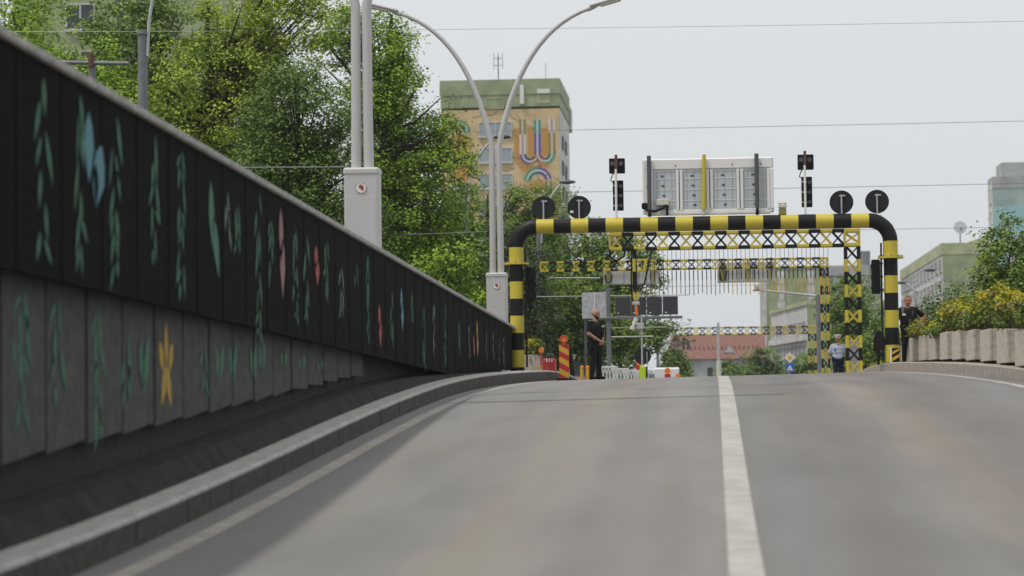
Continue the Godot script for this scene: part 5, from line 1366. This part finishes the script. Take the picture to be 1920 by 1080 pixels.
func person(label: String, at: Vector3, turn: float, p: Dictionary) -> Node3D:
	# p: pose points and colours
	var shirt: Color = p.shirt; var legs: Color = p.legs; var skin: Color = p.skin
	var bones := [
		[Vector3(-0.085, 0.95, 0), Vector3(0.085, 0.95, 0), 0.125, 0.125, legs], [Vector3(-0.075, 1.08, 0.01), Vector3(0.075, 1.08, 0.01), 0.118, 0.118, shirt],
		[Vector3(-0.09, 1.22, 0.01), Vector3(0.09, 1.22, 0.01), 0.122, 0.122, shirt], [Vector3(-0.1, 1.34, 0.0), Vector3(0.1, 1.34, 0.0), 0.128, 0.128, shirt],
		[Vector3(-0.165, 1.435, -0.015), Vector3(0.165, 1.435, -0.015), 0.075, 0.075, shirt], [Vector3(0, 1.47, -0.005), Vector3(0, 1.57, 0.01), 0.064, 0.058, skin],
		[Vector3(-0.12, 1.0, 0), Vector3(0.12, 1.0, 0), 0.112, 0.112, p.belt]]
	for s in [0, 1]:
		var x := -1.0 if s == 0 else 1.0
		var knee: Vector3 = p.knee[s]; var ankle: Vector3 = p.ankle[s]
		bones.append([Vector3(x * 0.095, 0.9, 0), knee, 0.105, 0.075, legs]); bones.append([knee, ankle + Vector3(0, 0.02, 0), 0.075, 0.062, legs])
		bones.append([ankle + Vector3(0, -0.01, -0.02), ankle + Vector3(0, -0.045, -0.03), 0.052, 0.046, BOOT])
		bones.append([ankle + Vector3(0, -0.045, -0.02), ankle + Vector3(x * 0.03, -0.055, 0.15), 0.046, 0.038, BOOT])
		var sh := Vector3(x * 0.205, 1.425, -0.01); var el: Vector3 = p.elbow[s]; var wr: Vector3 = p.wrist[s]
		var hem := sh.lerp(el, 0.72)
		bones.append([sh, hem, 0.068, 0.062, shirt]); bones.append([hem, el, 0.05, 0.043, skin if p.bare else shirt]); bones.append([el, wr, 0.044, 0.03, skin if p.bare else shirt])
	var s := S()
	skinned(s, bones, 0.017, 0.035)
	skinned(s, head_bones(Vector3(0, 1.685, 0.02), p.face, skin, p.hair, p.beard), 0.0075, 0.016)
	for k in [0, 1]:
		var dir: Vector3 = p.fingers[k]
		skinned(s, hand_bones(p.wrist[k], dir, p.palm[k], skin, p.curl, 1.0 if k == 0 else -1.0), 0.005, 0.007)
	var t := thing("person", label, "person", at, turn)
	t.scale = Vector3.ONE * p.get("size", 1.0)
	part("body", s, M.figure, t)
	return t

func build_people() -> void:
	# bald man, hands folded before him, turned to the right
	var a := person("bald bearded man in black uniform standing with folded hands", Vector3(-3.03, smooth_y(62.0, -3.0) - 0.005, -62.0), 0.95, {
		"shirt": CLOTH, "legs": CLOTH2, "skin": SKIN, "belt": BOOT, "hair": SKIN, "beard": BEARD, "bare": true, "size": 1.0,
		"knee": [Vector3(-0.11, 0.5, 0.02), Vector3(0.12, 0.5, 0.02)], "ankle": [Vector3(-0.13, 0.1, -0.02), Vector3(0.14, 0.1, -0.01)],
		"elbow": [Vector3(-0.285, 1.17, 0.02), Vector3(0.285, 1.17, 0.02)], "wrist": [Vector3(-0.075, 0.985, 0.215), Vector3(0.06, 0.975, 0.2)],
		"fingers": [Vector3(0.75, -0.5, 0.2), Vector3(-0.75, -0.5, 0.25)], "palm": [Vector3(0.1, 0.1, -1.0), Vector3(-0.1, 0.1, -1.0)], "curl": 0.75, "face": Vector3(0.35, -0.02, 1.0)})
	part("vest", vest_shape(), M.rubber, a)
	part("badge", S().box(Vector3(0.1, 1.36, 0.165), Vector3(0.07, 0.04, 0.012), 0.004), M.board_panel, a)
	part("epaulette", S().box(Vector3(-0.18, 1.512, -0.01), Vector3(0.05, 0.008, 0.09), 0.002), M.board_grey, a)
	part("holster", S().box(Vector3(-0.235, 0.88, 0.03), Vector3(0.06, 0.2, 0.11), 0.015), M.rubber, a)
	# man behind the planter, one elbow out
	var b := person("man in black tactical vest behind planters by right striped post", Vector3(5.3, smooth_y(65.5, 5.0) + 0.215, -66.65), -0.15, {
		"shirt": CLOTH, "legs": CLOTH2, "skin": SKIN_RED, "belt": BOOT, "hair": HAIR, "beard": SKIN_RED, "bare": true, "size": 0.99,
		"knee": [Vector3(-0.11, 0.5, 0.02), Vector3(0.12, 0.5, 0.04)], "ankle": [Vector3(-0.13, 0.1, -0.02), Vector3(0.15, 0.1, 0.02)],
		"elbow": [Vector3(-0.30, 1.16, 0.03), Vector3(0.42, 1.24, -0.06)], "wrist": [Vector3(-0.31, 0.92, 0.12), Vector3(0.27, 1.06, 0.08)],
		"fingers": [Vector3(0.05, -1.0, 0.15), Vector3(-0.7, -0.4, 0.3)], "palm": [Vector3(1.0, 0, 0), Vector3(-0.3, 0, -1.0)], "curl": 0.5, "face": Vector3(0.1, -0.05, 1.0)})
	b.scale = Vector3.ONE * 1.03
	part("vest", vest_shape(), M.rubber, b)
	part("badge", S().box(Vector3(-0.1, 1.3, 0.168), Vector3(0.09, 0.045, 0.012), 0.004), M.board_grey, b)
	part("shoulder_strap", S().bar(Vector3(-0.13, 1.49, 0.09), Vector3(-0.11, 1.3, 0.166), 0.07, 0.02), M.tube_dark, b)
	part("pouch", S().box(Vector3(0.06, 1.13, 0.17), Vector3(0.1, 0.13, 0.05), 0.012), M.display, b)
	part("radio", S().box(Vector3(0.13, 1.33, 0.165), Vector3(0.05, 0.12, 0.04), 0.01), M.display, b)
	# traffic officer with a white cap
	var c := person("traffic officer in white cap and pale blue shirt walking up", Vector3(4.19, smooth_y(82.6, 4.2), -82.6), 0.05, {
		"shirt": SHIRT, "legs": NAVY, "skin": SKIN, "belt": NAVY, "hair": HAIR, "beard": SKIN, "bare": true, "size": 0.97,
		"knee": [Vector3(-0.1, 0.5, 0.06), Vector3(0.11, 0.5, -0.02)], "ankle": [Vector3(-0.11, 0.12, 0.1), Vector3(0.12, 0.1, -0.14)],
		"elbow": [Vector3(-0.31, 1.16, -0.02), Vector3(0.3, 1.16, 0.0)], "wrist": [Vector3(-0.38, 0.92, 0.04), Vector3(0.33, 0.92, 0.08)],
		"fingers": [Vector3(-0.1, -1.0, 0.1), Vector3(0.0, -1.0, 0.15)], "palm": [Vector3(1.0, 0, 0.2), Vector3(-1.0, 0, 0.2)], "curl": 0.45, "face": Vector3(0.0, -0.05, 1.0)})
	var cap := part("cap", S().tube([Vector3(0, 1.735, 0.01), Vector3(0, 1.775, 0.012), Vector3(0, 1.83, 0.02), Vector3(0, 1.845, 0.02)], [0.1, 0.102, 0.142, 0.11], 24), M.white, c)
	part("peak", S().prism(PackedVector2Array([Vector2(-0.09, 0), Vector2(-0.06, 0.06), Vector2(0, 0.08), Vector2(0.06, 0.06), Vector2(0.09, 0)]), Vector3(0, 1.725, 0.08), Vector3.RIGHT, Vector3(0, -0.25, 1.0), Vector3(0, 0.012, 0)), M.white, cap)
	part("cap_badge", S().disc(Vector3(0, 1.79, 0.125), 0.02, 0.014, Vector3.BACK, 10), M.tube_dark, cap)
	part("radio", S().box(Vector3(-0.12, 1.3, 0.135), Vector3(0.05, 0.1, 0.035), 0.008), M.blue, c)
	part("glove", S().box(Vector3(-0.39, 0.86, 0.05), Vector3(0.05, 0.05, 0.05), 0.02), M.rubber, c)
	part("collar", S().tube([Vector3(0, 1.5, 0.0), Vector3(0, 1.535, 0.005)], [0.09, 0.075], 14, false), M.white, c)

func vest_shape() -> Shape:
	var s := S()
	var ring := []
	for row in [[1.08, 0.215, 0.150], [1.2, 0.228, 0.160], [1.33, 0.238, 0.165], [1.42, 0.2, 0.14], [1.47, 0.15, 0.1]]:
		var line := []
		for k in 20:
			var a := TAU * k / 20
			line.append(Vector3(row[1] * signf(cos(a)) * pow(absf(cos(a)), 0.75), row[0], 0.005 + row[2] * signf(sin(a)) * pow(absf(sin(a)), 0.75)))
		ring.append(line)
	for i in ring.size() - 1:
		for k in 20:
			s.quad(ring[i][k], ring[i][(k + 1) % 20], ring[i + 1][(k + 1) % 20], ring[i + 1][k], Vector3(ring[i][k].x, 0, ring[i][k].z))
	for k in 2: s.box(Vector3(-0.08 + 0.16 * k, 1.17, 0.17), Vector3(0.11, 0.14, 0.045), 0.012)
	return s
